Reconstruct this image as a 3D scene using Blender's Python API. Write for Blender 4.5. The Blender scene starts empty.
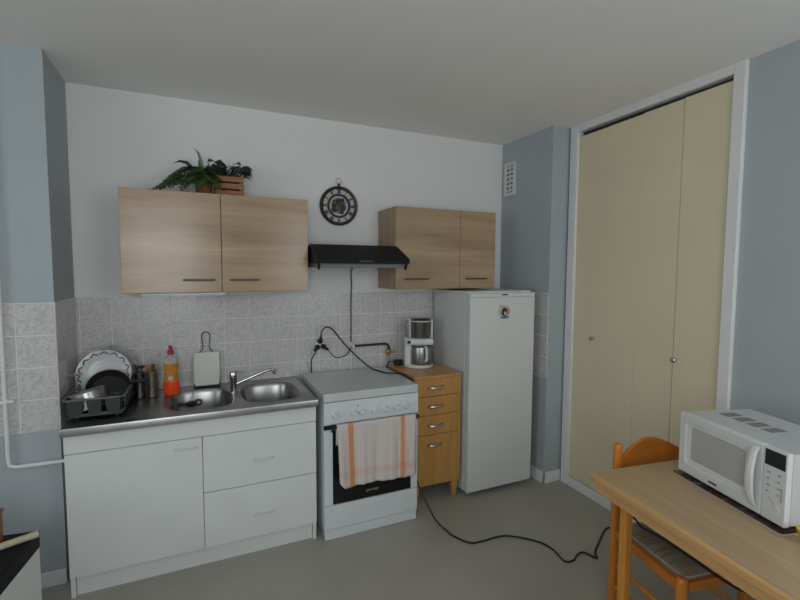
import bpy, bmesh, math, random
from mathutils import Vector, Matrix
PI = math.pi
scene = bpy.context.scene
COL = scene.collection

# ------------------------------------------------------------------ camera
def camera():
    f, pitch, yaw, roll = 450.797, math.radians(-3.968), math.radians(24.54), math.radians(0.293)
    fw = Vector((math.sin(yaw)*math.cos(pitch), math.cos(yaw)*math.cos(pitch), math.sin(pitch)))
    rt = Vector((math.cos(yaw), -math.sin(yaw), 0)); up = rt.cross(fw)
    rt, up = rt*math.cos(roll)+up*math.sin(roll), up*math.cos(roll)-rt*math.sin(roll)
    cd = bpy.data.cameras.new('camera'); cd.sensor_width = 36; cd.sensor_fit = 'HORIZONTAL'
    cd.lens = f/800*36; cd.clip_start = 0.05
    co = bpy.data.objects.new('camera', cd); COL.objects.link(co)
    m = Matrix((rt, up, -fw)).transposed().to_4x4(); m.translation = Vector((0.6023, -3.003, 1.5435))
    co.matrix_world = m; scene.camera = co
camera()

# ------------------------------------------------------------------ world, daylight, exposure
w = bpy.data.worlds.new('daylight'); scene.world = w; w.use_nodes = True
w.node_tree.nodes['Background'].inputs[0].default_value = (0.80, 0.90, 1.0, 1)
w.node_tree.nodes['Background'].inputs[1].default_value = 1.0
def daylight_area(name, size, watts, loc, rot):
    l = bpy.data.lights.new(name, 'AREA'); l.shape = 'RECTANGLE'; l.size, l.size_y = size; l.energy = watts; l.color = (0.95, 0.985, 1.0)
    o = bpy.data.objects.new(name, l); COL.objects.link(o); o.location = loc; o.rotation_euler = rot
daylight_area('window_and_fill_daylight', (0.9, 1.40), 20, (0.25, -3.86, 1.63), (math.radians(90), 0, 0))            # unseen window behind the viewer
daylight_area('window_and_fill_daylight', (1.1, 1.45), 13, (2.20, -3.86, 1.60), (math.radians(90), 0, 0))  # fill light added at rear right to brighten the right wall
daylight_area('window_and_fill_daylight', (1.9, 1.45), 16, (-2.66, -2.85, 1.60), (math.radians(90), 0, math.radians(-90)))   # fill light added at the left side wall for closet and right wall
vs = scene.view_settings
vs.view_transform = 'Standard'; vs.look = 'None'; vs.exposure = 0.10; vs.gamma = 1.0; vs.use_curve_mapping = False

# ------------------------------------------------------------------ material helpers
def lin(c):
    return tuple((x/255/12.92 if x/255 <= 0.04045 else ((x/255+0.055)/1.055)**2.4) for x in c)
def new_mat(name):
    m = bpy.data.materials.new(name); m.use_nodes = True
    nt = m.node_tree; return m, nt, nt.nodes['Principled BSDF']
def ramp(nt, fac, stops, interp='LINEAR'):
    r = nt.nodes.new('ShaderNodeValToRGB'); r.color_ramp.interpolation = interp
    el = r.color_ramp.elements
    while len(el) < len(stops): el.new(0.5)
    for e, (p, c) in zip(el, stops): e.position = p; e.color = (*c[:3], 1)
    nt.links.new(fac, r.inputs[0]); return r.outputs[0]
def coords(nt, scale=(1, 1, 1), kind='Object', loc=(0, 0, 0), rot=(0, 0, 0)):
    t = nt.nodes.new('ShaderNodeTexCoord'); mp = nt.nodes.new('ShaderNodeMapping')
    mp.inputs['Scale'].default_value = scale; mp.inputs['Location'].default_value = loc; mp.inputs['Rotation'].default_value = rot
    nt.links.new(t.outputs[kind], mp.inputs[0]); return mp.outputs[0]
def noise(nt, vec, scale, detail=4, rough=0.5, dist=0.0):
    n = nt.nodes.new('ShaderNodeTexNoise'); n.inputs['Scale'].default_value = scale
    n.inputs['Detail'].default_value = detail; n.inputs['Roughness'].default_value = rough; n.inputs['Distortion'].default_value = dist
    nt.links.new(vec, n.inputs['Vector']); return n.outputs['Fac']
def bump(nt, fac, p, strength=0.1, dist=0.002):
    b = nt.nodes.new('ShaderNodeBump'); b.inputs['Strength'].default_value = strength; b.inputs['Distance'].default_value = dist
    nt.links.new(fac, b.inputs['Height']); nt.links.new(b.outputs[0], p.inputs['Normal'])
def mat(name, c, rough=0.5, metal=0.0, var=0.06, vscale=6, bumps=0.0, bscale=120, spec=0.5, coat=0.0, trans=0.0, ior=1.45):
    """plain finish with slight procedural mottling; c is linear rgb"""
    m, nt, p = new_mat(name)
    v = coords(nt); n = noise(nt, v, vscale, 4)
    out = ramp(nt, n, [(0.3, tuple(x*(1-var) for x in c)), (0.7, tuple(min(1, x*(1+var)) for x in c))])
    nt.links.new(out, p.inputs['Base Color'])
    p.inputs['Roughness'].default_value = rough; p.inputs['Metallic'].default_value = metal
    p.inputs['Specular IOR Level'].default_value = spec; p.inputs['Coat Weight'].default_value = coat
    p.inputs['Transmission Weight'].default_value = trans; p.inputs['IOR'].default_value = ior
    if bumps: bump(nt, noise(nt, v, bscale, 3), p, bumps)
    return m
def wood(name, dark, light, axis='x', along=1.2, across=16, rough=0.45, fine=0.35, offset=(0, 0, 0)):
    m, nt, p = new_mat(name)
    s = [across]*3; s['xyz'.index(axis)] = along
    v = coords(nt, tuple(s), loc=offset)
    a = noise(nt, v, 1.0, 5, 0.6, 0.6)
    s2 = [across*7]*3; s2['xyz'.index(axis)] = along*2.5
    b = noise(nt, coords(nt, tuple(s2), loc=offset), 1.0, 3, 0.6)
    mx = nt.nodes.new('ShaderNodeMix'); mx.data_type = 'FLOAT'; mx.inputs[0].default_value = fine
    nt.links.new(a, mx.inputs[2]); nt.links.new(b, mx.inputs[3])
    mid = tuple((x+y)/2 for x, y in zip(dark, light))
    out = ramp(nt, mx.outputs[0], [(0.30, dark), (0.5, mid), (0.68, light)])
    nt.links.new(out, p.inputs['Base Color']); p.inputs['Roughness'].default_value = rough
    bump(nt, mx.outputs[0], p, 0.06, 0.001)
    return m

# ------------------------------------------------------------------ mesh helpers
class M:
    def __init__(s): s.bm = bmesh.new(); s.bev = False
    def box(s, x0, x1, y0, y1, z0, z1, bev=0.0, seg=2):
        x0, x1 = min(x0, x1), max(x0, x1); y0, y1 = min(y0, y1), max(y0, y1); z0, z1 = min(z0, z1), max(z0, z1)
        r = bmesh.ops.create_cube(s.bm, size=1)['verts']
        for v in r: v.co = ((x0+x1)/2+v.co.x*(x1-x0), (y0+y1)/2+v.co.y*(y1-y0), (z0+z1)/2+v.co.z*(z1-z0))
        if bev:
            s.bev = True
            ed = list({e for v in r for e in v.link_edges})
            bmesh.ops.bevel(s.bm, geom=ed, offset=bev, segments=seg, affect='EDGES', profile=0.5)
        return s
    def grid(s, rows, close=False):
        vv = [[s.bm.verts.new(p) for p in r] for r in rows]
        for a, b in zip(vv, vv[1:]):
            n = len(a)
            for i in range(n if close else n-1):
                j = (i+1) % n
                try: s.bm.faces.new((a[i], a[j], b[j], b[i]))
                except ValueError: pass
        return vv
    def lathe(s, prof, c=(0, 0, 0), n=24, sx=1, sy=1, cap0=True, cap1=True, axis='z'):
        rows = []
        for r, h in prof:
            row = []
            for i in range(n):
                a = 2*PI*i/n; p = (r*math.cos(a)*sx, r*math.sin(a)*sy, h)
                if axis == 'y': p = (p[0], -p[2], p[1])
                elif axis == 'x': p = (p[2], p[0], p[1])
                row.append((p[0]+c[0], p[1]+c[1], p[2]+c[2]))
            rows.append(row)
        vv = s.grid(rows, True)
        if cap0: s.bm.faces.new(list(reversed(vv[0])))
        if cap1: s.bm.faces.new(vv[-1])
        return s
    def tube(s, pts, r, n=8, smooth=0, closed=False, caps=True):
        P = [Vector(p) for p in pts]
        if smooth:
            Q = []
            L = len(P)
            for i in range(L if closed else L-1):
                p0 = P[(i-1) % L] if closed or i > 0 else P[0]; p1 = P[i]; p2 = P[(i+1) % L]
                p3 = P[(i+2) % L] if closed or i+2 < L else P[-1]
                for k in range(smooth):
                    t = k/smooth
                    Q.append(0.5*((2*p1)+(p2-p0)*t+(2*p0-5*p1+4*p2-p3)*t*t+(3*p1-p0-3*p2+p3)*t**3))
            if not closed: Q.append(P[-1])
            P = Q
        L = len(P); rows = []; nrm = None
        for i, p in enumerate(P):
            if closed: t = P[(i+1) % L]-P[i-1]
            else: t = P[min(i+1, L-1)]-P[max(i-1, 0)]
            t = t.normalized() if t.length > 1e-9 else Vector((0, 0, 1))
            if nrm is None:
                nrm = t.orthogonal().normalized()
            nrm = (nrm-t*nrm.dot(t))
            nrm = nrm.normalized() if nrm.length > 1e-6 else t.orthogonal().normalized()
            b = t.cross(nrm); rr = r(i/(L-1)) if callable(r) else r
            rows.append([p+(nrm*math.cos(2*PI*k/n)+b*math.sin(2*PI*k/n))*rr for k in range(n)])
        if closed: rows.append(rows[0])
        vv = s.grid(rows, True)
        if not closed and caps:
            s.bm.faces.new(list(reversed(vv[0]))); s.bm.faces.new(vv[-1])
        if closed: bmesh.ops.remove_doubles(s.bm, verts=s.bm.verts, dist=1e-6)
        return s
    def cyl(s, p0, p1, r, n=16): return s.tube([p0, p1], r, n)
    def prism(s, poly, axis, a, b):
        """extrude a 2-D polygon along an axis; poly coords are the other two axes in order"""
        def P(u, v, h):
            return {'x': (h, u, v), 'y': (u, h, v), 'z': (u, v, h)}[axis]
        A = [s.bm.verts.new(P(u, v, a)) for u, v in poly]; B = [s.bm.verts.new(P(u, v, b)) for u, v in poly]
        n = len(A)
        s.bm.faces.new(A); s.bm.faces.new(list(reversed(B)))
        for i in range(n): s.bm.faces.new((A[i], B[i], B[(i+1) % n], A[(i+1) % n]))
        return s
    def xf(s, m):
        bmesh.ops.transform(s.bm, matrix=m, verts=s.bm.verts); return s
    def mesh(s, name, mt, shift=None, angle=32):
        bm = s.bm
        if shift is not None: bmesh.ops.translate(bm, vec=shift, verts=bm.verts)
        bmesh.ops.recalc_face_normals(bm, faces=bm.faces)
        me = bpy.data.meshes.new(name); bm.to_mesh(me); bm.free()
        me.materials.append(mt)
        me.polygons.foreach_set('use_smooth', [True]*len(me.polygons)); me.set_sharp_from_angle(angle=math.radians(angle))
        return me
def link(name, me, parent=None, loc=(0, 0, 0), rot=(0, 0, 0), label=None):
    o = bpy.data.objects.new(name, me); COL.objects.link(o); o.location = loc; o.rotation_euler = rot
    if parent: o.parent = parent
    if label: o['label'] = label
    return o
def tag(o, label, cat, group=None, kind=None):
    if label: o['label'] = label
    if cat: o['category'] = cat
    if group: o['group'] = group
    if kind: o['kind'] = kind
    return o
class Thing:
    def __init__(s, name, label, cat, loc, rotz=0.0, group=None, local=False):
        s.o = bpy.data.objects.new(name, None); COL.objects.link(s.o); s.o.empty_display_size = 0.05
        s.o.location = loc; s.o.rotation_euler = (0, 0, rotz); s.local = local
        tag(s.o, label, cat, group)
        s.shift = None if local else -Vector(loc)
    def add(s, name, m, mt, parent=None, label=None, angle=32):
        o = link(name, m.mesh(name, mt, s.shift, 50 if m.bev else angle), parent or s.o, label=label)
        return weighted(o, m)
def weighted(o, m):
    if m.bev:
        w_ = o.modifiers.new('weighted_normals', 'WEIGHTED_NORMAL'); w_.keep_sharp = True; w_.weight = 90
    return o
def single(name, m, mt, label, cat, loc=(0, 0, 0), group=None, angle=32):
    o = link(name, m.mesh(name, mt, -Vector(loc), angle), None, loc); return tag(o, label, cat, group)
def struct(name, m, mt, label=None, parent=None):
    o = weighted(link(name, m.mesh(name, mt, None, 50 if m.bev else 32), parent), m)
    if not parent: o['kind'] = 'structure'
    if label: o['label'] = label
    return o
def box(*a, **k): return M().box(*a, **k)
def R(seed): return random.Random(seed)

# ------------------------------------------------------------------ dimensions
H, W, D1, D2, W2 = 2.5285, 2.867, 0.4027, 0.5604, 3.03
ZT, TW, TH = 1.377, 0.15, 0.152
ZS = 0.82

# ------------------------------------------------------------------ materials
m_white = mat('white_wall_paint', (0.77, 0.78, 0.77), 0.75, var=0.02, vscale=2, bumps=0.08, bscale=90)
m_blue = mat('pale_blue_wall_paint', (0.41, 0.455, 0.48), 0.75, var=0.03, vscale=2, bumps=0.08, bscale=90)
m_ceil = mat('ceiling_paint', (0.88, 0.87, 0.84), 0.85, var=0.02, vscale=1.5)
m_trim = mat('white_trim_paint', (0.76, 0.77, 0.76), 0.4, var=0.03)
m_enamel = mat('white_enamel', (0.66, 0.71, 0.72), 0.28, var=0.015)
m_enamel2 = mat('white_enamel_lid', (0.58, 0.62, 0.62), 0.22, var=0.05, vscale=5)
m_fridge = mat('white_refrigerator_lacquer', (0.68, 0.71, 0.70), 0.38, var=0.015)
m_lam = mat('white_laminate', (0.70, 0.73, 0.71), 0.42, var=0.02)
m_plast = mat('white_plastic', (0.66, 0.68, 0.66), 0.4, var=0.02)
m_black = mat('black_plastic', (0.012, 0.012, 0.014), 0.42, var=0.1)
m_cable = mat('black_rubber_cable', (0.014, 0.013, 0.012), 0.5, var=0.1)
m_glassblk = mat('black_oven_glass', (0.006, 0.006, 0.007), 0.12, var=0.1)
m_steel = mat('stainless_steel', (0.36, 0.36, 0.355), 0.30, 1.0, var=0.08, vscale=14)
m_chrome = mat('chrome', (0.55, 0.56, 0.57), 0.12, 1.0, var=0.03)
m_brushed = mat('brushed_nickel', (0.50, 0.49, 0.47), 0.32, 1.0, var=0.05)
m_dkhandle = mat('dark_nickel_handle', (0.09, 0.075, 0.06), 0.45, 0.2, var=0.05)
m_brass = mat('brass', (0.50, 0.38, 0.16), 0.3, 1.0, var=0.1)
m_oldbrass = mat('aged_brass', (0.10, 0.085, 0.05), 0.5, 0.7, var=0.3, vscale=60)
m_darkgap = mat('closet_shade_dark', (0.03, 0.03, 0.03), 0.8)  # near-black colour stands in for the shade inside the closet
m_oak = wood('pale_oak_laminate', lin((142, 118, 90)), lin((184, 160, 130)), 'x', 0.9, 8, 0.22, 0.22)
m_oakside = wood('pale_oak_laminate_side', lin((138, 114, 87)), lin((178, 152, 122)), 'z', 1.0, 13, 0.42)
m_beech = wood('beech_veneer', lin((176, 126, 66)), lin((204, 156, 92)), 'z', 1.5, 10, 0.4, 0.5)
m_beechx = wood('beech_veneer_top', lin((178, 130, 74)), lin((206, 160, 100)), 'x', 1.5, 10, 0.32, 0.5)
m_pine = wood('honey_pine', lin((192, 112, 30)), lin((220, 144, 56)), 'z', 2, 14, 0.38, 0.4)
m_pinex = wood('honey_pine_rail', lin((178, 98, 24)), lin((212, 132, 46)), 'x', 2, 14, 0.38, 0.4)
m_tleg = wood('beech_table_leg', lin((190, 120, 40)), lin((216, 152, 70)), 'z', 2, 14, 0.38, 0.4)
m_tedge = wood('beech_table_edge', lin((188, 142, 86)), lin((216, 172, 118)), 'y', 2, 14, 0.38, 0.4)
m_ttop = wood('beige_table_veneer', lin((164, 134, 98)), lin((190, 162, 126)), 'y', 0.8, 8, 0.32, 0.4)
m_closet = mat('cream_closet_lacquer', lin((222, 211, 180)), 0.45, var=0.025, vscale=2.5)

def tile_material():
    m, nt, p = new_mat('marbled_ceramic_tile')
    oi = nt.nodes.new('ShaderNodeObjectInfo')
    t = nt.nodes.new('ShaderNodeTexCoord'); ad = nt.nodes.new('ShaderNodeVectorMath'); ad.operation = 'MULTIPLY_ADD'
    ad.inputs[1].default_value = (1, 1, 1)
    sc = nt.nodes.new('ShaderNodeVectorMath'); sc.operation = 'SCALE'; sc.inputs[0].default_value = (31, 17, 23)
    nt.links.new(oi.outputs['Random'], sc.inputs['Scale']); nt.links.new(t.outputs['Object'], ad.inputs[0]); nt.links.new(sc.outputs[0], ad.inputs[2])
    a = noise(nt, ad.outputs[0], 62, 4, 0.6, 0.7)
    out = ramp(nt, a, [(0.33, (0.46, 0.455, 0.445)), (0.46, (0.56, 0.55, 0.54)), (0.56, (0.62, 0.61, 0.60)), (0.70, (0.70, 0.69, 0.675))])
    nt.links.new(out, p.inputs['Base Color']); p.inputs['Roughness'].default_value = 0.22
    bump(nt, noise(nt, ad.outputs[0], 30, 2), p, 0.12, 0.002)
    return m
m_tile = tile_material()
def floor_material():
    m, nt, p = new_mat('grey_beige_vinyl')
    v = coords(nt)
    a = noise(nt, v, 1.6, 4, 0.6); b = noise(nt, v, 160, 3, 0.6)
    mx = nt.nodes.new('ShaderNodeMix'); mx.data_type = 'FLOAT'; mx.inputs[0].default_value = 0.35
    nt.links.new(a, mx.inputs[2]); nt.links.new(b, mx.inputs[3])
    base = ramp(nt, mx.outputs[0], [(0.36, (0.34, 0.325, 0.275)), (0.64, (0.41, 0.395, 0.345))])
    # dark scuffs: long thin smears
    s1 = noise(nt, coords(nt, (3, 22, 1), rot=(0, 0, 0.6)), 1.0, 6, 0.7, 1.0)
    sc = ramp(nt, s1, [(0.66, (1, 1, 1)), (0.76, (0.84, 0.83, 0.82))])
    mm = nt.nodes.new('ShaderNodeMix'); mm.data_type = 'RGBA'; mm.blend_type = 'MULTIPLY'; mm.inputs[0].default_value = 1
    nt.links.new(base, mm.inputs[6]); nt.links.new(sc, mm.inputs[7]); nt.links.new(mm.outputs[2], p.inputs['Base Color'])
    p.inputs['Roughness'].default_value = 0.42
    bump(nt, b, p, 0.04)
    return m
m_floor = floor_material()
m_grout = mat('pale_grout', (0.80, 0.79, 0.775), 0.8, var=0.04, vscale=40)

# ------------------------------------------------------------------ room shell
struct('floor', box(-2.7, 3.75, -3.9, 0.1, -0.1, 0), m_floor, 'scuffed grey-beige vinyl floor')
struct('ceiling', box(-2.7, 3.75, -3.9, 0.1, H, H+0.1), m_ceil, 'plain off-white ceiling')
wall_back = struct('wall_back', box(-2.7, W2+0.1, 0, 0.1, 0, H), m_white, 'white back wall with marbled tiles')
wall_left = struct('wall_left', box(-2.7, 0, -D1, 0, 0, H), m_blue, 'pale blue projecting wall with a tiled band')
wall_duct = struct('wall_duct', box(W, W2+0.1, -D2, 0, 0, H), m_blue, 'pale blue boxed duct beside the refrigerator')
CY0, CY1 = -0.645, -1.642      # closet opening
TILT, PIV = math.radians(-2.2), Vector((3.008, -0.56, 0))   # the right wall is slightly out of square
def skew(o):
    o.matrix_world = Matrix.Translation(PIV) @ Matrix.Rotation(TILT, 4, 'Z') @ Matrix.Translation(-PIV) @ Matrix.Translation(o.location)
    return o
wr = M(); wr.box(W2, W2+0.1, -3.8, CY1-0.03, 0, H); wr.box(W2, W2+0.1, CY0+0.03, -D2+0.001, 0, H)
skew(struct('wall_right', wr, m_blue, 'pale blue right wall around the closet'))
wc = M(); wc.box(3.62, 3.7, CY1-0.1, CY0+0.1, 0, H); wc.box(W2+0.1, 3.62, CY1-0.1, CY1-0.03, 0, H); wc.box(W2+0.1, 3.62, CY0+0.03, CY0+0.1, 0, H)
skew(struct('wall_closet', wc, m_darkgap, 'closet inside, coloured dark for its shade'))
ws_ = M(); ws_.box(-2.7, -2.6, -1.9, -D1, 0, H); ws_.box(-2.7, -2.6, -3.8, -1.9, 0, 0.88); ws_.box(-2.7, -2.6, -3.8, -1.9, 2.33, H)
struct('wall_side', ws_, m_white)
wg_ = M()
for a, b in ((-3.8, -3.74), (-2.89, -2.81), (-1.96, -1.9)): wg_.box(-2.63, -2.59, a, b, 0.88, 2.33, 0.005)
wg_.box(-2.63, -2.59, -3.8, -1.9, 0.88, 0.94, 0.005); wg_.box(-2.63, -2.59, -3.8, -1.9, 2.27, 2.33, 0.005)
struct('added_window_left', wg_, m_trim, 'white frame of an added unseen window in the left side wall')  # added window, out of view, framing the side fill light
rw = M()   # wall behind the camera, with the window opening and an added second one
X0, X1, Z0, Z1 = -0.20, 0.70, 0.93, 2.33
rw.box(-2.7, X0, -3.9, -3.8, 0, H); rw.box(X1, 1.65, -3.9, -3.8, 0, H); rw.box(2.75, W2+0.1, -3.9, -3.8, 0, H)
for a, b in ((X0, X1), (1.65, 2.75)): rw.box(a, b, -3.9, -3.8, 0, Z0); rw.box(a, b, -3.9, -3.8, Z1, H)
struct('wall_rear', rw, m_white)
for nm, a, b in (('window_1', X0, X1), ('added_window_rear', 1.65, 2.75)):  # the second, right-hand window is added to carry the rear fill light
    wf = M()
    for c, d in ((a, a+0.06), ((a+b)/2-0.04, (a+b)/2+0.04), (b-0.06, b)): wf.box(c, d, -3.84, -3.79, Z0, Z1, 0.005)
    wf.box(a, b, -3.84, -3.79, Z0, Z0+0.06, 0.005); wf.box(a, b, -3.84, -3.79, Z1-0.06, Z1, 0.005)
    struct(nm, wf, m_trim, 'unseen white window frame behind the viewer')

# tiles: one shared mesh per size, set proud of the wall with open joints
def tile_mesh(wd, ht, th=0.0026, g=0.0027, ch=0.0008):
    m = M(); a, b = wd/2-g, ht/2-g
    rows = [[(-a, 0, -b), (a, 0, -b), (a, 0, b), (-a, 0, b)], [(-a, -th+ch, -b), (a, -th+ch, -b), (a, -th+ch, b), (-a, -th+ch, b)],
            [(-a+ch, -th, -b+ch), (a-ch, -th, -b+ch), (a-ch, -th, b-ch), (-a+ch, -th, b-ch)]]
    vv = m.grid(rows, True); m.bm.faces.new(vv[-1]); return m.mesh('wall_tile', m_tile)
tm_full = tile_mesh(TW, TH); tm_thin = tile_mesh(0.0189, TH)
rt = R(4); tm_part = tile_mesh(0.1027, TH); ZB = ZT-4*TH
for par, bx_ in ((wall_back, (0.0, 2.2689, -0.0014, 0.0)), (wall_left, (-0.45, 0.0, -D1-0.0014, -D1)), (wall_left, (0.0, 0.0014, -D1-0.0014, -0.0015)), (wall_duct, (W-0.0014, W, -D2, -0.26))):
    struct('grout', box(*bx_, ZB, ZT), m_grout, parent=par)
for row in range(4):
    z = ZT-TH*(row+0.5)
    link('wall_tile', tm_thin, wall_back, (0.0095, -0.0012, z))
    for k in range(15):
        link('wall_tile', tm_full, wall_back, (0.0189+TW*(k+0.5), -0.0012-rt.random()*0.0006, z))
    for k in range(3):
        link('wall_tile', tm_full, wall_left, (-TW*(k+0.5), -D1-0.0012-rt.random()*0.0006, z))
    link('wall_tile', tm_part, wall_left, (0.0012, -0.0515, z), (0, 0, PI/2))
    for k in range(2):
        link('wall_tile', tm_full, wall_left, (0.0012, -D1+TW*(k+0.5), z), (0, 0, PI/2))
    for k in range(2):
        link('wall_tile', tm_full, wall_duct, (W-0.0012, -D2+TW*(k+0.5), z), (0, 0, -PI/2))

# baseboards
struct('baseboard_left', box(-2.6, 0.0, -D1-0.012, -D1, 0, 0.072, 0.003), m_trim, 'pale baseboard on the blue wall')
bb = M(); bb.box(W-0.012, W, -D2-0.012, 0, 0, 0.082, 0.003); bb.box(W-0.012, W2-0.02, -D2-0.012, -D2, 0, 0.082, 0.003)
struct('baseboard_duct', bb, m_trim, 'white baseboard round the duct')
skew(struct('baseboard_right', box(W2-0.012, W2, -3.8, CY1-0.07, 0, 0.082, 0.003), m_trim))
struct('baseboard_back', box(0.0, W, -0.012, 0, 0, 0.082, 0.003), m_trim)

# ------------------------------------------------------------------ closet
FX = W2-0.022
fr = M()
fr.box(FX, W2+0.08, CY0, CY0+0.068, 0, H, 0.004); fr.box(FX, W2+0.08, CY1-0.056, CY1, 0, H, 0.004)
fr.box(FX, W2+0.08, CY1, CY0, 2.478, H, 0.004); fr.box(FX, W2+0.08, CY1, CY0, 0, 0.066, 0.004)
tr = skew(struct('trim_1', fr, m_trim, 'white painted frame around the closet'))
cl = Thing('closet', 'tall cream folding-door closet in the right wall', 'closet', (W2, (CY0+CY1)/2, 0.066)); skew(cl.o)
pw = (CY0-CY1)/4
cl.add('door_track', M().box(W2+0.024, W2+0.05, CY1+0.002, CY0-0.002, 2.464, 2.477), mat('dark_track', (0.06, 0.06, 0.06), 0.5, 0.5), label='metal sliding track')
for i in range(4):
    y1 = CY0-pw*i-(0.0016 if i == 3 else 0.0003); y0 = CY0-pw*(i+1)+(0.0016 if i == 2 else 0.0003)
    top = (2.450, 2.451, 2.456, 2.458)[i] - 0.004
    dx = 0.004 if i in (0, 2) else 0.0
    d = cl.add('door_panel', box(W2-0.008+dx*0.5, W2+0.016+dx*0.5, y0, y1, 0.072, top, 0.0022 if i in (2, 3) else 0.0008, 2), m_closet)
    if i in (0, 3):
        ky = -0.831 if i == 0 else -1.412; kz = 1.091 if i == 0 else 1.054
        k = M(); k.lathe([(0.006, 0), (0.006, 0.012), (0.013, 0.018), (0.0155, 0.026), (0.011, 0.032), (0.004, 0.034)], n=16)
        k.xf(Matrix.Translation((W2-0.008+dx*0.5, ky, kz)) @ Matrix.Rotation(-PI/2, 4, 'Y'))
        cl.add('door_knob', k, m_brushed, d, 'small round metal knob')

# wall vent on the duct
vt = Thing('vent_grille', 'small white louvred vent high on the duct wall', 'vent', (W, -0.108, 2.12))
f = M(); y0, y1, z0, z1 = -0.172, -0.045, 2.118, 2.372
f.box(W-0.012, W, y0, y1, z0, z0+0.022); f.box(W-0.012, W, y0, y1, z1-0.022, z1)
f.box(W-0.012, W, y0, y0+0.024, z0+0.022, z1-0.022); f.box(W-0.012, W, y1-0.024, y1, z0+0.022, z1-0.022); f.box(W-0.011, W, -0.1135, -0.1035, z0+0.022, z1-0.022)
vt.add('frame', f, m_plast)
vt.add('backing', box(W-0.002, W, y0+0.02, y1-0.02, z0+0.02, z1-0.02), mat('grey_vent_backing', (0.16, 0.17, 0.17), 0.7))
for k in range(6):
    zc = z0+0.022+(k+0.5)*(z1-z0-0.044)/6
    s_ = M().box(-0.005, 0.005, y0+0.022, y1-0.022, -0.012, 0.012); s_.xf(Matrix.Translation((W-0.007, 0, zc)) @ Matrix.Rotation(0.5, 4, 'Y') @ Matrix.Scale(0.45, 4, (1, 0, 0)))
    vt.add('slat', s_, m_plast)

# ------------------------------------------------------------------ wall pipe on the left
pp = Thing('wall_pipe', 'thin white pipe running down the blue left wall', 'pipe', (-0.194, -D1-0.022, 0.62))
pp.add('pipe', M().tube([(-0.194, -D1-0.024, H-0.002), (-0.194, -D1-0.024, 0.66), (-0.190, -D1-0.024, 0.63), (-0.165, -D1-0.024, 0.620), (0.0, -D1-0.024, 0.618), (0.07, -D1-0.024, 0.618)], 0.009, 10), m_trim)
for z in (0.93,): pp.add('clip', box(-0.212, -0.160, -D1-0.034, -D1, z-0.006, z+0.006, 0.002), m_trim)

# ------------------------------------------------------------------ sink unit
XS0, XS1, YS = 0.046, 1.203, -0.567
su = Thing('sink_cabinet', 'white sink base cabinet with one door and two drawers', 'cabinet', (0.62, -0.3, 0))
bd = M()
bd.box(XS0, XS0+0.018, YS+0.018, -0.02, 0, ZS-0.036); bd.box(XS1-0.018, XS1, YS+0.018, -0.02, 0, ZS-0.036)
bd.box(XS0+0.018, XS1-0.018, YS+0.018, -0.02, 0.10, 0.118); bd.box(XS0+0.018, XS1-0.018, -0.03, -0.02, 0.1, ZS-0.2); bd.box(0.612, 0.628, YS+0.018, -0.03, 0.118, 0.62)
su.add('body', bd, m_lam)
su.add('fascia_panel', box(XS0, XS1, YS, YS+0.018, 0.693, ZS-0.036, 0.0015), m_lam)
su.add('plinth', box(XS0+0.02, XS1-0.02, YS+0.035, YS+0.05, 0.0, 0.098), m_lam)
def bow_handle(xc, z, y, wd=0.10, r=0.0042):
    return M().tube([(xc-wd/2, y+0.002, z), (xc-wd/2+0.004, y-0.016, z), (xc-wd/2+0.016, y-0.024, z-0.001), (xc, y-0.026, z-0.002), (xc+wd/2-0.016, y-0.024, z-0.001), (xc+wd/2-0.004, y-0.016, z), (xc+wd/2, y+0.002, z)], r, 8, 3)
d = su.add('door', box(XS0+0.001, 0.6185, YS, YS+0.018, 0.104, 0.690, 0.0015), m_lam)
su.add('handle', bow_handle(0.541, 0.647, YS), m_plast, d, 'white bow handle')
for z0, z1, hz in ((0.398, 0.690, 0.53), (0.104, 0.394, 0.234)):
    d = su.add('drawer', box(0.6215, XS1-0.001, YS, YS+0.018, z0, z1, 0.0015), m_lam)
    su.add('handle', bow_handle(0.917, hz, YS), m_plast, d, 'white bow handle')

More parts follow.
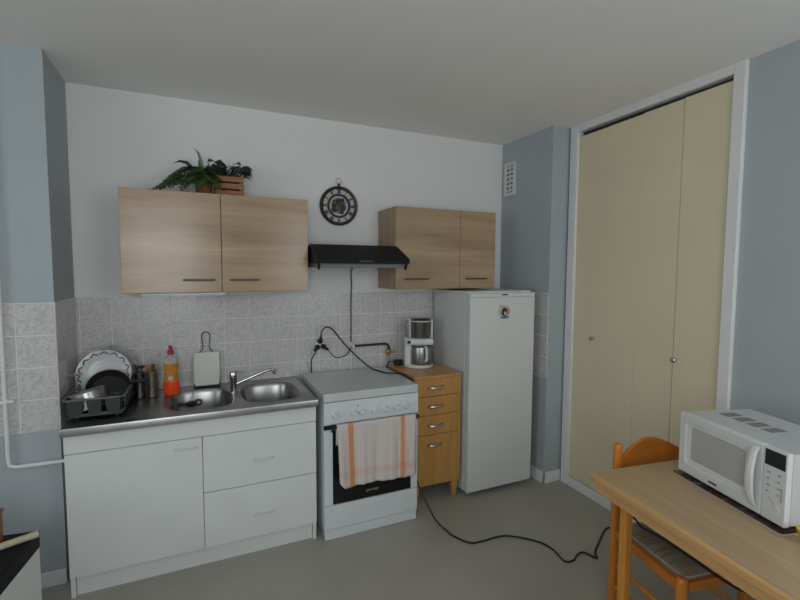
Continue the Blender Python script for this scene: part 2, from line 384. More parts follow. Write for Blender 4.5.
# stainless worktop with two pressed bowls and a ribbed drainer
sk = Thing('sink_worktop', 'stainless steel worktop with two sink bowls and a drainer', 'sink', (0.62, -0.3, ZS))
SX0, SX1, SY0, SY1 = 0.040, 1.208, -0.602, -0.004
def rrect(cx, cy, a, b, r, n, grow=0.0):
    a += grow; b += grow; r = max(0.004, r+grow); out = []
    for i in range(n):
        t = 2*PI*(i+0.5)/n; c, s_ = math.cos(t), math.sin(t)
        q = 5.0   # superellipse gives the pressed bowl outline
        k = (abs(c/a)**q+abs(s_/b)**q)**(-1/q)
        # blend superellipse with an ellipse for softer corners
        e = 1/math.sqrt((c/a)**2+(s_/b)**2); k = 0.72*k+0.28*e
        out.append((cx+k*c, cy+k*s_))
    return out
sm = M(); N = 48
def cell(x0, x1, y0, y1, cx, cy, a, b):
    hole = rrect(cx, cy, a, b, 0.1, N)
    outer = []
    for (hx, hy) in hole:
        dx, dy = hx-cx, hy-cy
        k = min(((x1-cx) if dx > 0 else (x0-cx))/dx if abs(dx) > 1e-9 else 1e9, ((y1-cy) if dy > 0 else (y0-cy))/dy if abs(dy) > 1e-9 else 1e9)
        outer.append([cx+dx*k, cy+dy*k])
    for X in (x0, x1):
        for Y in (y0, y1):
            j = min(range(N), key=lambda i: (outer[i][0]-X)**2+(outer[i][1]-Y)**2); outer[j] = [X, Y]
    rows = [[(x, y, ZS) for x, y in outer]]
    for g, z in ((0.016, 0.0), (0.011, 0.0022), (0.004, 0.0018), (0.0, -0.003), (-0.006, -0.02), (-0.014, -0.09), (-0.022, -0.135), (-0.045, -0.152), (-0.085, -0.156)):
        rows.append([(x, y, ZS+z) for x, y in rrect(cx, cy, a, b, 0.1, N, g)])
    dr = rows[-1]
    for rad, z in ((0.048, -0.158), (0.044, -0.163), (0.02, -0.163)):
        rows.append([(cx+rad*math.cos(2*PI*(i+0.5)/N), cy+rad*math.sin(2*PI*(i+0.5)/N), ZS+z) for i in range(N)])
    vv = sm.grid(rows, True); sm.bm.faces.new(vv[-1])
XD = 0.440; XM = 0.805
cell(XD, XM, SY0+0.012, SY1-0.012, 0.622, -0.322, 0.160, 0.205)
cell(XM, SX1-0.012, SY0+0.012, SY1-0.012, 0.992, -0.322, 0.160, 0.205)
# drainer surface with ribs along x
ys = [SY0+0.012+(SY1-SY0-0.024)*i/96 for i in range(97)]
rows = []
for x, amp in ((SX0+0.012, 0), (0.07, 0), (0.085, 1), (0.405, 1), (0.42, 0), (XD, 0)):
    rows.append([(x, y, ZS-0.004*(1-abs((x-0.25)/0.2))*0 + (amp*0.0028*max(0, math.sin((y-SY0)/0.042*2*PI)) if SY0+0.06 < y < SY1-0.07 else 0)) for y in ys])
sm.grid(rows)
# rolled edge all round
def edge(path):
    prof = [(0.0, 0.0), (0.006, 0.003), (0.010, 0.002), (0.012, -0.003), (0.012, -0.034), (0.006, -0.036)]
    return prof
pr = edge(None)
rows = []
for o, z in pr:
    rows.append([(SX0+0.012-o, SY0+0.012-o, ZS+z), (SX1-0.012+o, SY0+0.012-o, ZS+z), (SX1-0.012+o, SY1-0.012+o, ZS+z), (SX0+0.012-o, SY1-0.012+o, ZS+z)])
sm.grid(rows, True)
sk.add('worktop', sm, m_steel, angle=40)
for cx in (0.622, 0.992):
    g = M(); g.lathe([(0.040, -0.1605), (0.040, -0.158), (0.034, -0.157), (0.030, -0.160)], (cx, -0.322, ZS), 24)
    sk.add('drain', g, m_chrome)
# faucet
fa = Thing('faucet', 'chrome single-lever mixer tap between the two sink bowls', 'faucet', (0.795, -0.225, ZS))
FXc, FYc = 0.797, -0.225
fa.add('body', M().lathe([(0.026, 0), (0.026, 0.006), (0.021, 0.010), (0.0205, 0.075), (0.0215, 0.080), (0.0215, 0.110), (0.018, 0.116)], (FXc, FYc, ZS+0.001), 24), m_chrome)
sp = fa.add('spout', M().tube([(FXc+0.012, FYc, ZS+0.042), (FXc+0.06, FYc-0.003, ZS+0.060), (FXc+0.13, FYc-0.006, ZS+0.086), (FXc+0.185, FYc-0.008, ZS+0.106), (FXc+0.215, FYc-0.01, ZS+0.112), (FXc+0.234, FYc-0.01, ZS+0.105)], 0.0085, 12, 4), m_chrome)
fa.add('aerator', M().cyl((FXc+0.232, FYc-0.01, ZS+0.112), (FXc+0.238, FYc-0.01, ZS+0.086), 0.0115, 16), m_chrome, sp)
fa.add('lever', M().box(FXc-0.004, FXc+0.062, FYc-0.007, FYc+0.007, ZS+0.112, ZS+0.120, 0.003).xf(Matrix.Translation((FXc, 0, ZS+0.112)) @ Matrix.Rotation(math.radians(4), 4, 'Y') @ Matrix.Translation((-FXc, 0, -ZS-0.112))), m_chrome)

# plug left in the bowl
pl = Thing('sink_plug', 'black rubber plug hanging on a chain in the left sink bowl', 'sink plug', (0.574, -0.15, ZS-0.07))
pl.add('stopper', M().lathe([(0.020, -0.010), (0.026, 0.004), (0.028, 0.010), (0.010, 0.012), (0.008, 0.020)], (0.574, -0.168, ZS-0.068), 18), m_black)
pl.add('ring', M().tube([(0.606+0.018*math.cos(a*PI/6), -0.168+0.004*math.sin(a*PI/6), ZS-0.060+0.014*math.sin(a*PI/6)) for a in range(12)], 0.005, 6, closed=True), m_black)
pl.add('chain', M().tube([(0.574, -0.166, ZS-0.050), (0.580, -0.140, ZS-0.020), (0.585, -0.112, ZS+0.004), (0.590, -0.090, ZS+0.004)], 0.0015, 6, 3), m_steel)

# ------------------------------------------------------------------ cooker
XO0, XO1, YO, ZO = 1.238, 1.820, -0.6055, 0.8474
co = Thing('cooker', 'white freestanding cooker with closed lid and black oven glass', 'cooker', ((XO0+XO1)/2, -0.33, 0))
b = M(); b.box(XO0, XO1, YO+0.03, -0.065, 0.062, 0.797, 0.003); b.box(XO0+0.012, XO1-0.012, YO+0.03, -0.07, 0, 0.062)
co.add('body', b, m_enamel)
co.add('plinth', box(XO0+0.004, XO1-0.004, YO+0.006, YO+0.030, 0.002, 0.06, 0.002), m_enamel)
co.add('lid', box(XO0-0.002, XO1+0.002, YO, -0.06, 0.799, ZO, 0.006, 3), m_enamel2)
co.add('control_panel', M().prism([(YO+0.03, 0.668), (YO+0.004, 0.668), (YO-0.004, 0.676), (YO-0.002, 0.797), (YO+0.03, 0.797)], 'x', XO0, XO1), m_enamel)
def knob(x, z, r):
    k = M(); k.lathe([(r*1.25, 0), (r*1.25, 0.004), (r, 0.006), (r*0.9, 0.022), (r*0.7, 0.026)], n=20)
    k.box(-r*0.16, r*0.16, -r*0.95, r*0.95, 0.02, 0.034, 0.002)
    k.xf(Matrix.Translation((x, YO-0.0025, z)) @ Matrix.Rotation(PI/2, 4, 'X')); return k
for x, r in ((1.303, 0.017), (1.408, 0.017), (1.458, 0.017), (1.532, 0.017), (1.604, 0.017), (1.672, 0.017), (1.738, 0.017)):
    co.add('knob', knob(x, 0.727, r), m_enamel)
co.add('indicator_mark', box(1.434, 1.437, YO-0.0048, YO-0.002, 0.757, 0.770), m_black)
co.add('panel_gap', box(XO0+0.003, XO1-0.003, YO+0.012, YO+0.029, 0.640, 0.668), m_black, label='black gap above the oven door')
dm = M(); dm.box(XO0, 1.288, YO, YO+0.028, 0.206, 0.640, 0.003); dm.box(1.776, XO1, YO, YO+0.028, 0.206, 0.640, 0.003); dm.box(1.288, 1.776, YO+0.012, YO+0.028, 0.206, 0.640)
od = co.add('oven_door', dm, m_enamel)
co.add('glass', box(1.2885, 1.7755, YO+0.001, YO+0.011, 0.208, 0.639, 0.001), m_glassblk, od, 'black oven glass')
hb = M(); hb.tube([(1.272, YO-0.038, 0.667), (1.806, YO-0.038, 0.667)], 0.008, 10)
for x in (1.282, 1.797): hb.tube([(x, YO+0.004, 0.632), (x, YO-0.030, 0.652), (x, YO-0.038, 0.667)], 0.007, 8)
co.add('handle', hb, m_black, od, 'black bar handle')
lg = M(); rg = R(3)
for k in range(7): lg.box(1.487+k*0.0115, 1.4955+k*0.0115, YO-0.0002, YO+0.002, 0.2475-(0.006 if k in (0, 5) else 0), 0.2475+0.009+(0.0 if k in (0,) else rg.random()*0.002))
co.add('emblem', lg, m_brushed, od, 'tiny silver maker mark')
co.add('drawer', box(XO0, XO1, YO, YO+0.028, 0.064, 0.2025, 0.003), m_enamel)
# tea towel over the oven handle
def towel_material():
    m, nt, p = new_mat('striped_tea_towel')
    t = nt.nodes.new('ShaderNodeTexCoord'); sx = nt.nodes.new('ShaderNodeSeparateXYZ'); nt.links.new(t.outputs['UV'], sx.inputs[0])
    wht = (0.66, 0.60, 0.56); org = (0.66, 0.30, 0.14); pk = (0.70, 0.46, 0.36)
    ra = ramp(nt, sx.outputs[0], [(0.0, wht), (0.115, wht), (0.125, pk), (0.14, org), (0.185, org), (0.20, wht), (0.79, wht), (0.80, org), (0.835, org), (0.85, pk), (0.865, wht)])
    wv = nt.nodes.new('ShaderNodeMath'); wv.operation = 'MULTIPLY'; wv.inputs[1].default_value = 2*PI*34; nt.links.new(sx.outputs[0], wv.inputs[0])
    sn = nt.nodes.new('ShaderNodeMath'); sn.operation = 'SINE'; nt.links.new(wv.outputs[0], sn.inputs[0])
    st = ramp(nt, sn.outputs[0], [(0.0, (1, 1, 1)), (0.5, (1, 1, 1)), (0.95, (0.80, 0.77, 0.78))])
    mm = nt.nodes.new('ShaderNodeMix'); mm.data_type = 'RGBA'; mm.blend_type = 'MULTIPLY'; mm.inputs[0].default_value = 1
    nt.links.new(ra, mm.inputs[6]); nt.links.new(st, mm.inputs[7])
    vb = ramp(nt, sx.outputs[1], [(0.0, (1, 1, 1)), (0.13, (1, 1, 1)), (0.16, (1, 0.72, 0.60)), (0.25, (1, 0.76, 0.66)), (0.28, (1, 1, 1))])
    m2 = nt.nodes.new('ShaderNodeMix'); m2.data_type = 'RGBA'; m2.blend_type = 'MULTIPLY'; m2.inputs[0].default_value = 0.5
    nt.links.new(mm.outputs[2], m2.inputs[6]); nt.links.new(vb, m2.inputs[7]); nt.links.new(m2.outputs[2], p.inputs['Base Color'])
    p.inputs['Roughness'].default_value = 0.9
    bump(nt, noise(nt, coords(nt), 350, 2), p, 0.25, 0.001)
    return m
def towel():
    me = bpy.data.meshes.new('tea_towel'); nx, nz = 48, 40; V = []; UV = []
    x0, x1 = 1.298, 1.783; yb = YO-0.038
    L = 0.385
    for j in range(nz+1):
        s_ = j/nz
        for i in range(nx+1):
            u = i/nx; x = x0+(x1-x0)*u
            bot = 0.313+0.010*u+0.004*math.sin(u*5.0)+0.045*max(0, 1-u/0.10)**2
            fold = 0.006*math.sin(u*21+0.6)+0.004*math.sin(u*47)+0.006*math.sin(u*8+2)
            # s 0..0.12 back flap, 0.12..0.2 over the bar, rest front drop
            if s_ < 0.14:
                q = s_/0.14; z = 0.56+(0.670-0.56)*q; y = yb+0.0125
            elif s_ < 0.22:
                q = (s_-0.14)/0.08; a = PI*q; z = 0.670+0.0115*math.sin(a); y = yb+0.0125*math.cos(a)
            else:
                q = (s_-0.22)/0.78; z = 0.670+(bot-0.670)*q; y = yb-0.0125-fold*min(1, q*2.5)*1.0-0.004*q
                x += 0.006*q*math.sin(u*6+1)-0.010*q*(u-0.5)
                if u > 0.72: y -= 0.010*q*math.sin((u-0.72)/0.28*PI)
            V.append((x, y, z)); UV.append((u, 1-max(0, (s_-0.22)/0.78)))
    F = [(j*(nx+1)+i, j*(nx+1)+i+1, (j+1)*(nx+1)+i+1, (j+1)*(nx+1)+i) for j in range(nz) for i in range(nx)]
    org = (1.55, YO-0.04, 0.66)
    me.from_pydata([(a-org[0], b_-org[1], c-org[2]) for a, b_, c in V], [], F)
    uv = me.uv_layers.new(name='UVMap')
    for lp in me.loops: uv.data[lp.index].uv = UV[lp.vertex_index]
    me.materials.append(towel_material()); me.polygons.foreach_set('use_smooth', [True]*len(me.polygons))
    o = link('tea_towel', me, None, org); md = o.modifiers.new('thickness', 'SOLIDIFY'); md.thickness = 0.002; md.offset = 0
    tag(o, 'white tea towel with orange stripes hung over the oven door', 'towel')
towel()

# ------------------------------------------------------------------ small drawer unit
XD0, XD1, YD, ZD = 1.862, 2.212, -0.465, 0.853
dc = Thing('drawer_cabinet', 'narrow beech cabinet with four drawers on tapered legs', 'drawer cabinet', ((XD0+XD1)/2, -0.3, 0))
dc.add('top', box(XD0-0.002, XD1+0.004, YD-0.012, -0.05, ZD-0.018, ZD, 0.004), m_beechx)
b = M(); b.box(XD0, XD0+0.018, YD, -0.055, 0.115, ZD-0.018, 0.001); b.box(XD1-0.018, XD1, YD, -0.055, 0.115, ZD-0.018, 0.001); b.box(XD0+0.018, XD1-0.018, -0.07, -0.055, 0.115, ZD-0.018); b.box(XD0+0.018, XD1-0.018, YD+0.003, -0.07, 0.116, 0.132)
dc.add('carcass', b, m_beech)
for z0, z1 in ((0.716, 0.833), (0.590, 0.712), (0.460, 0.586), (0.120, 0.456)):
    d = dc.add('drawer', box(XD0+0.0195, XD1-0.0195, YD+0.001, YD+0.019, z0, z1, 0.002), m_beech)
    hz = (z0+z1)/2 if z1-z0 < 0.2 else z1-0.063
    hx = 2.020
    h = M(); h.tube([(hx-0.05, YD+0.001, hz), (hx-0.048, YD-0.012, hz), (hx-0.036, YD-0.022, hz), (hx, YD-0.025, hz), (hx+0.036, YD-0.022, hz), (hx+0.048, YD-0.012, hz), (hx+0.05, YD+0.001, hz)], 0.009, 8, 3)
    dc.add('handle', h, m_brushed, d, 'brushed metal bow handle')
for x, y in ((XD0+0.03, YD+0.035), (XD1-0.03, YD+0.035), (XD0+0.03, -0.09), (XD1-0.03, -0.09)):
    lg = M(); rows = []
    for z, hw in ((0.115, 0.024), (0.0, 0.014)): rows.append([(x-hw, y-hw, z), (x+hw, y-hw, z), (x+hw, y+hw, z), (x-hw, y+hw, z)])
    vv = lg.grid(rows, True); lg.bm.faces.new(vv[0]); lg.bm.faces.new(vv[1]); dc.add('leg', lg, m_beech)

# ------------------------------------------------------------------ refrigerator
XF0, XF1, YF, ZF = 2.240, 2.7755, -0.5243, 1.388
fg = Thing('refrigerator', 'tall white single-door refrigerator beside the duct wall', 'refrigerator', ((XF0+XF1)/2, -0.28, 0))
b = M(); b.box(XF0, XF1, YF+0.058, -0.035, 0.03, ZF-0.012, 0.004); b.box(XF0+0.02, XF1-0.02, YF+0.09, -0.05, 0.012, 0.04)
fg.add('body', b, m_fridge)
fg.add('top_panel', box(XF0-0.001, XF1+0.001, YF+0.045, -0.03, ZF-0.012, ZF+0.006, 0.003), m_fridge)
fd = fg.add('door', box(XF0, XF1, YF, YF+0.05, 0.036, ZF-0.032, 0.006, 3), m_fridge)
fg.add('door_cap', box(XF0, XF1, YF+0.001, YF+0.05, ZF-0.0315, ZF-0.004, 0.004, 2), m_fridge, fd)
fg.add('emblem', box(2.490, 2.540, YF-0.0006, YF+0.002, ZF-0.020, ZF-0.012, 0.0005), m_black, fd, 'tiny dark maker mark')
fg.add('hinge', M().box(2.66, 2.73, YF+0.01, YF+0.045, ZF-0.004, ZF+0.010, 0.003), m_plast)
fg.add('gasket', box(XF0+0.008, XF1-0.008, YF+0.05, YF+0.058, 0.04, ZF-0.03), mat('grey_rubber_seal', (0.28, 0.29, 0.29), 0.6))
for x in (XF0+0.05, XF1-0.03):
    fg.add('foot', M().lathe([(0.018, 0), (0.018, 0.01), (0.01, 0.014), (0.01, 0.03)], (x, YF+0.075, 0), 12), m_plast)
# magnet
mg = Thing('fridge_magnet', 'small colourful painted magnet on the refrigerator door', 'magnet', (2.51, YF, 1.254))
def disc(rx, rz, x, z, t0, t1, n=20, wob=0.0, sd=1):
    rr = R(sd); k = 1.6; x = 2.510+(x-2.482)*k; z = 1.254+(z-1.237)*k; rx *= k; rz *= k
    P = [(x+rx*math.cos(2*PI*i/n)*(1+wob*(rr.random()-0.5)), z+rz*math.sin(2*PI*i/n)*(1+wob*(rr.random()-0.5))) for i in range(n)]
    return M().prism(P, 'y', YF-t0, YF-t1)
mg.add('plate', disc(0.031, 0.030, 2.482, 1.237, 0.0002, 0.004, 12, 0.15, 2), mat('pale_blue_glaze', (0.50, 0.54, 0.57), 0.4))
mg.add('petal', disc(0.010, 0.014, 2.501, 1.243, 0.0041, 0.0065, 12, 0.2, 3), mat('pink_glaze', (0.66, 0.30, 0.22), 0.4))
mg.add('petal', disc(0.010, 0.009, 2.464, 1.237, 0.0041, 0.0065, 12, 0.2, 5), mat('peach_glaze', (0.60, 0.40, 0.28), 0.4))
mg.add('figure', disc(0.016, 0.018, 2.482, 1.238, 0.0041, 0.009, 14, 0.3, 4), mat('dark_brown_glaze', (0.07, 0.035, 0.02), 0.4))
mg.add('heart', disc(0.007, 0.008, 2.484, 1.232, 0.0091, 0.011, 12, 0.1, 6), mat('cream_glaze', (0.62, 0.50, 0.38), 0.4))
mg.add('base', disc(0.022, 0.006, 2.484, 1.215, 0.0041, 0.008, 14, 0.2, 7), mat('teal_glaze', (0.06, 0.20, 0.28), 0.4))
mg.add('bloom', disc(0.018, 0.004, 2.472, 1.263, 0.0041, 0.006, 12, 0.2, 8), mat('yellow_glaze', (0.55, 0.50, 0.20), 0.4))

# ------------------------------------------------------------------ wall cabinets
YC, ZC0, ZC1 = -0.311, 1.407, 1.9484
def wall_cab(name, label, x0, x1, seam, handles):
    t = Thing(name, label, 'wall cabinet', ((x0+x1)/2, -0.15, ZC0))
    b = M(); yf = YC+0.020
    b.box(x0, x0+0.018, yf, -0.004, ZC0, ZC1, 0.0008); b.box(x1-0.018, x1, yf, -0.004, ZC0, ZC1, 0.0008)
    b.box(x0+0.018, x1-0.018, yf, -0.004, ZC0, ZC0+0.018); b.box(x0+0.018, x1-0.018, yf, -0.004, ZC1-0.018, ZC1); b.box(x0+0.018, x1-0.018, -0.012, -0.005, ZC0+0.018, ZC1-0.018)
    t.add('carcass', b, m_oakside)
    for (a, c), (h0, h1) in zip(((x0+0.001, seam-0.0015), (seam+0.0015, x1-0.001)), handles):
        d = t.add('door', box(a, c, YC, YC+0.019, ZC0+0.002, ZC1-0.001, 0.0012, 1), m_oak)
        h = M(); h.box(h0, h1, YC-0.026, YC-0.019, 1.471, 1.482, 0.0015); h.box(h0+0.018, h0+0.026, YC-0.020, YC+0.001, 1.473, 1.480); h.box(h1-0.026, h1-0.018, YC-0.020, YC+0.001, 1.473, 1.480)
        t.add('handle', h, m_dkhandle, d, 'slim dark metal bar handle')
    return t
wall_cab('wall_cabinet', 'wide pale oak wall cabinet above the sink', 0.262, 1.2255, 0.744, ((0.548, 0.708), (0.782, 0.940)))
wall_cab('wall_cabinet', 'pale oak wall cabinet above the refrigerator', 1.800, 2.585, 2.288, ((1.855, 2.033), (2.325, 2.505)))
ul = Thing('strip_light', 'slim white strip light under the sink wall cabinet', 'lamp', (0.57, -0.27, ZC0))
ul.add('housing', box(0.345, 0.765, -0.295, -0.255, ZC0-0.012, ZC0-0.0005, 0.003), m_plast)
ul.add('diffuser', box(0.365, 0.745, -0.288, -0.262, ZC0-0.018, ZC0-0.0125, 0.002), m_enamel)

# ------------------------------------------------------------------ range hood
HX0, HX1 = 1.236, 1.812
hd = Thing('range_hood', 'black sloped range hood above the cooker', 'range hood', ((HX0+HX1)/2, -0.25, 1.545))
m_hblk = mat('black_hood_lacquer', (0.008, 0.008, 0.009), 0.5, var=0.1, spec=0.2)
hd.add('body', M().prism([(-0.004, 1.575), (-0.462, 1.575), (-0.470, 1.580), (-0.30, 1.682), (-0.004, 1.682)], 'x', HX0+0.004, HX1-0.004), m_hblk)
hd.add('visor', M().prism([(-0.305, 1.6845), (-0.30, 1.690), (-0.488, 1.603), (-0.494, 1.598), (-0.494, 1.574), (-0.486, 1.572), (-0.476, 1.580), (-0.30, 1.683)], 'x', HX0, HX1), m_hblk)
hd.add('filter_tray', box(HX0+0.02, HX1-0.02, -0.44, -0.02, 1.548, 1.5745, 0.003), mat('grey_filter_metal', (0.22, 0.23, 0.235), 0.6, 0.2))
for k in range(5):
    hd.add('button', box(1.487+k*0.017, 1.499+k*0.017, -0.4965, -0.4935, 1.582, 1.590, 0.0008), mat('dim_button', (0.10, 0.10, 0.10), 0.5))
for x in (HX0+0.006, HX1-0.024):
    hd.add('bracket', M().prism([(-0.488, 1.574), (-0.470, 1.574), (-0.462, 1.545), (-0.470, 1.537), (-0.478, 1.545)], 'x', x, x+0.014), m_black)
hc = single('hood_cord', M().tube([(1.594, -0.05, 1.548), (1.594, -0.013, 1.52), (1.597, -0.0125, 1.42), (1.592, -0.0125, 1.30), (1.593, -0.0125, 1.15), (1.592, -0.0125, 1.03)], 0.0042, 8, 4),
            mat('grey_cord', (0.07, 0.065, 0.06), 0.5), 'thin grey cord hanging from the range hood', 'cord', (1.594, -0.013, 1.03))
cdt = Thing('cable_conduit', 'thin pale conduit on the tiles below the hood cord', 'conduit', (1.592, -0.012, 0.80))
cdt.add('tube', M().tube([(1.592, -0.0125, 1.028), (1.592, -0.0125, 0.80)], 0.006, 8), m_trim)
cdt.add('bracket', box(1.582, 1.602, -0.020, -0.0075, 0.985, 0.997, 0.002), m_trim)

# ------------------------------------------------------------------ wall clock
CX, CZ, CR = 1.509, 1.967, 0.132
ck = Thing('wall_clock', 'round aged-brass skeleton clock with a hanging ring', 'clock', (CX, -0.015, CZ))
ck.add('rim', M().lathe([(CR*0.84, 0.004), (CR*0.84, 0.016), (CR*0.88, 0.022), (CR*0.94, 0.026), (CR, 0.018), (CR, 0.001), (CR*0.84, 0.001)], (CX, 0, CZ), 48, cap0=False, cap1=False, axis='y'), m_oldbrass)
ck.add('dial', M().lathe([(CR*0.42, 0.002), (CR*0.42, 0.008), (CR*0.86, 0.008), (CR*0.86, 0.002)], (CX, 0, CZ), 48, cap0=False, cap1=False, axis='y'), mat('ivory_dial', (0.52, 0.53, 0.52), 0.5))
ck.add('dial_ring', M().lathe([(CR*0.50, 0.003), (CR*0.50, 0.013), (CR*0.62, 0.013), (CR*0.62, 0.003)], (CX, 0, CZ), 40, cap0=False, cap1=False, axis='y'), m_black, label='black inner ring')
ck.add('movement_plate', M().lathe([(CR*0.50, 0.001), (CR*0.50, 0.004)], (CX, 0, CZ), 40, axis='y'), mat('grey_movement', (0.30, 0.31, 0.32), 0.5))
ROM = ['XII', 'I', 'II', 'III', 'IIII', 'V', 'VI', 'VII', 'VIII', 'IX', 'X', 'XI']
def numeral(txt, a):
    m = M(); wds = {'I': 0.0075, 'V': 0.014, 'X': 0.014}; tot = sum(wds[c] for c in txt)*0.85; x = -tot/2; h = 0.0125; t = 0.0026
    for c in txt:
        wd = wds[c]*0.85
        if c == 'I': m.box(x+wd/2-t, x+wd/2+t, 0, 0.002, -h, h)
        else:
            for s_ in (-1, 1):
                lean = s_*0.0045
                p = [(x+wd/2-lean-t*0.8 if c == 'X' else x+wd/2-t*0.8, -h), (x+wd/2-lean+t*0.8 if c == 'X' else x+wd/2+t*0.8, -h), (x+wd/2+lean+t*0.8, h), (x+wd/2+lean-t*0.8, h)]
                m.prism(p, 'y', 0.0002*s_, 0.002)
        x += wd
    r = CR*0.735
    return m.xf(Matrix.Translation((CX+r*math.sin(a), -0.0105, CZ+r*math.cos(a))) @ Matrix.Rotation(a, 4, 'Y'))
for i, t in enumerate(ROM): ck.add('numeral', numeral(t, 2*PI*i/12), m_black)
def gear(x, z, r, n, y0, y1):
    P = []
    for i in range(n*2):
        rr = r*(1.0 if i % 2 else 0.84); P.append((x+rr*math.cos(PI*i/n), z+rr*math.sin(PI*i/n)))
    return M().prism(P, 'y', y0, y1)
for k in range(9):
    a = k*2*PI/9+0.3; q = 0.34 if k % 2 else 0.24; ck.add('gear', gear(CX+CR*q*math.cos(a), CZ+CR*q*math.sin(a), CR*(0.10+0.03*(k % 3)), 9, -0.0045, -0.007-0.0012*(k % 3)), m_black if k % 3 else m_oldbrass)
ck.add('hub', M().lathe([(CR*0.17, 0.010), (CR*0.17, 0.014), (CR*0.05, 0.020)], (CX, 0, CZ), 20, axis='y'), m_oldbrass)
def hand(a, L, wd):
    return M().prism([(-wd, -0.01), (wd, -0.01), (wd*0.6, L*0.8), (0, L), (-wd*0.6, L*0.8)], 'y', -0.016, -0.018).xf(Matrix.Translation((CX, 0, CZ)) @ Matrix.Rotation(a, 4, 'Y'))
ck.add('hand', hand(math.radians(285), CR*0.5, 0.003), m_black); ck.add('hand', hand(math.radians(62), CR*0.66, 0.0024), m_black)
ck.add('stem', M().lathe([(0.010, CR-0.004), (0.008, CR+0.008), (0.012, CR+0.012), (0.005, CR+0.018)], (CX, -0.012, CZ), 14), m_oldbrass)
ck.add('ring', M().tube([(CX+0.018*math.cos(a*PI/10), -0.012, CZ+CR+0.034+0.020*math.sin(a*PI/10)) for a in range(20)], 0.0028, 8, closed=True), m_brushed)

# ------------------------------------------------------------------ dish rack and its contents
m_rack = mat('dark_grey_rack_plastic', (0.045, 0.048, 0.05), 0.42, var=0.1)
RX0, RX1, RY0, RY1, RZ = 0.050, 0.272, -0.488, -0.08, ZS+0.016
dr = Thing('dish_rack', 'dark grey plastic dish rack on the drainer', 'dish rack', (0.165, -0.3, RZ))
rk = M()
for z, t in ((RZ+0.012, 0.005), (RZ+0.090, 0.0055)):
    g = 0.012 if z > RZ+0.05 else 0.0
    h = g*2.6
    rk.tube([(RX0+0.02-g, RY0-h, z), (RX1-0.02+g, RY0-h, z), (RX1+g, RY0+0.02-h, z), (RX1+g, RY1-0.02+g, z), (RX1-0.02+g, RY1+g, z), (RX0+0.02-g, RY1+g, z), (RX0-g, RY1-0.02+g, z), (RX0-g, RY0+0.02-h, z)], t, 8, closed=True)
dr.add('frame', rk, mat('grey_rack_rim', (0.12, 0.125, 0.13), 0.4))
dr.add('tray', box(RX0, RX1, RY0, RY1, RZ, RZ+0.008, 0.002), m_rack)
for x in (RX0+0.03, RX1-0.03):
    for y in (RY0+0.03, RY1-0.03): dr.add('foot', M().lathe([(0.008, 0), (0.010, 0.0125)], (x, y, ZS+0.0035), 10), m_rack)
m_rpan = mat('grey_rack_panel', (0.06, 0.064, 0.067), 0.45)
for k in range(3):
    xa = RX0+0.008+k*0.076; dr.add('front_panel', M().prism([(xa, RZ+0.014), (xa+0.050, RZ+0.014), (xa+0.056, RZ+0.088), (xa-0.006, RZ+0.088)], 'y', RY0-0.002, RY0-0.007).xf(Matrix.Translation((0, RY0, RZ+0.012)) @ Matrix.Rotation(math.radians(19), 4, 'X') @ Matrix.Translation((0, -RY0, -RZ-0.012))), m_rpan)
for k in range(5):
    ya = RY0+0.02+k*0.088; dr.add('side_panel', box(RX1+0.003, RX1+0.008, ya, ya+0.055, RZ+0.012, RZ+0.088, 0.001), m_rack)
    dr.add('side_panel', box(RX0-0.008, RX0-0.003, ya, ya+0.055, RZ+0.012, RZ+0.088, 0.001), m_rack)
for k in range(7):
    ya = RY0+0.06+k*0.056; dr.add('divider', M().tube([(RX0+0.03, ya, RZ+0.008), (RX0+0.03, ya, RZ+0.045), (RX1-0.03, ya, RZ+0.045), (RX1-0.03, ya, RZ+0.008)], 0.0028, 6), m_rack)

def plate_prof(r, d=0.018):
    return [(r*0.05, 0.002), (r*0.58, 0.002), (r*0.66, 0.004), (r*0.80, d*0.7), (r, d), (r, d+0.003), (r*0.79, d*0.7+0.004), (r*0.65, 0.008), (r*0.57, 0.006), (r*0.05, 0.006)]
def standing(m, c, tilt, turn=0.0):
    """plate axis z -> faces the camera (-y), leaning back by tilt"""
    return m.xf(Matrix.Translation(c) @ Matrix.Rotation(turn, 4, 'Z') @ Matrix.Rotation(PI/2-tilt, 4, 'X'))
m_porc = mat('white_porcelain', (0.66, 0.69, 0.70), 0.2, var=0.02)
m_clear = mat('clear_glass', (0.86, 0.90, 0.90), 0.12, var=0.0, trans=0.92, ior=1.45)
PR = 0.128; PC = (0.150, -0.155, 0.968); PT = math.radians(14)
pt = Thing('dinner_plate', 'white dinner plate with floral sprigs standing in the rack', 'plate', (0.150, -0.155, 0.85))
pt.add('plate', standing(M().lathe(plate_prof(PR), n=40), PC, PT), m_porc)
rp = R(8)
m_red = mat('red_sprig_glaze', (0.28, 0.05, 0.05), 0.3); m_grn = mat('grey_green_sprig_glaze', (0.08, 0.10, 0.10), 0.3)
for k in range(9):
    a = math.radians(-10+k*25); r0 = PR*0.86; zz = 0.0195
    sp_ = M()
    for q in range(3):
        aa = a+(q-1)*0.11; rr = r0+(q % 2)*0.007; L = 0.011
        P = [(L*math.cos(2*PI*i/8), 0.0038*math.sin(2*PI*i/8)) for i in range(8)]
        mm = M().prism(P, 'z', 0, 0.0012); mm.xf(Matrix.Translation((rr*math.cos(aa), rr*math.sin(aa), zz-0.0012+(rr-PR*0.8)/(PR*0.2)*0.004)) @ Matrix.Rotation(aa+PI/2+0.5*(q-1), 4, 'Z'))
        tmp = bpy.data.meshes.new('t'); mm.bm.to_mesh(tmp); mm.bm.free(); sp_.bm.from_mesh(tmp); bpy.data.meshes.remove(tmp)
    pt.add('sprig', standing(sp_, PC, PT), m_red if k % 2 else m_grn)
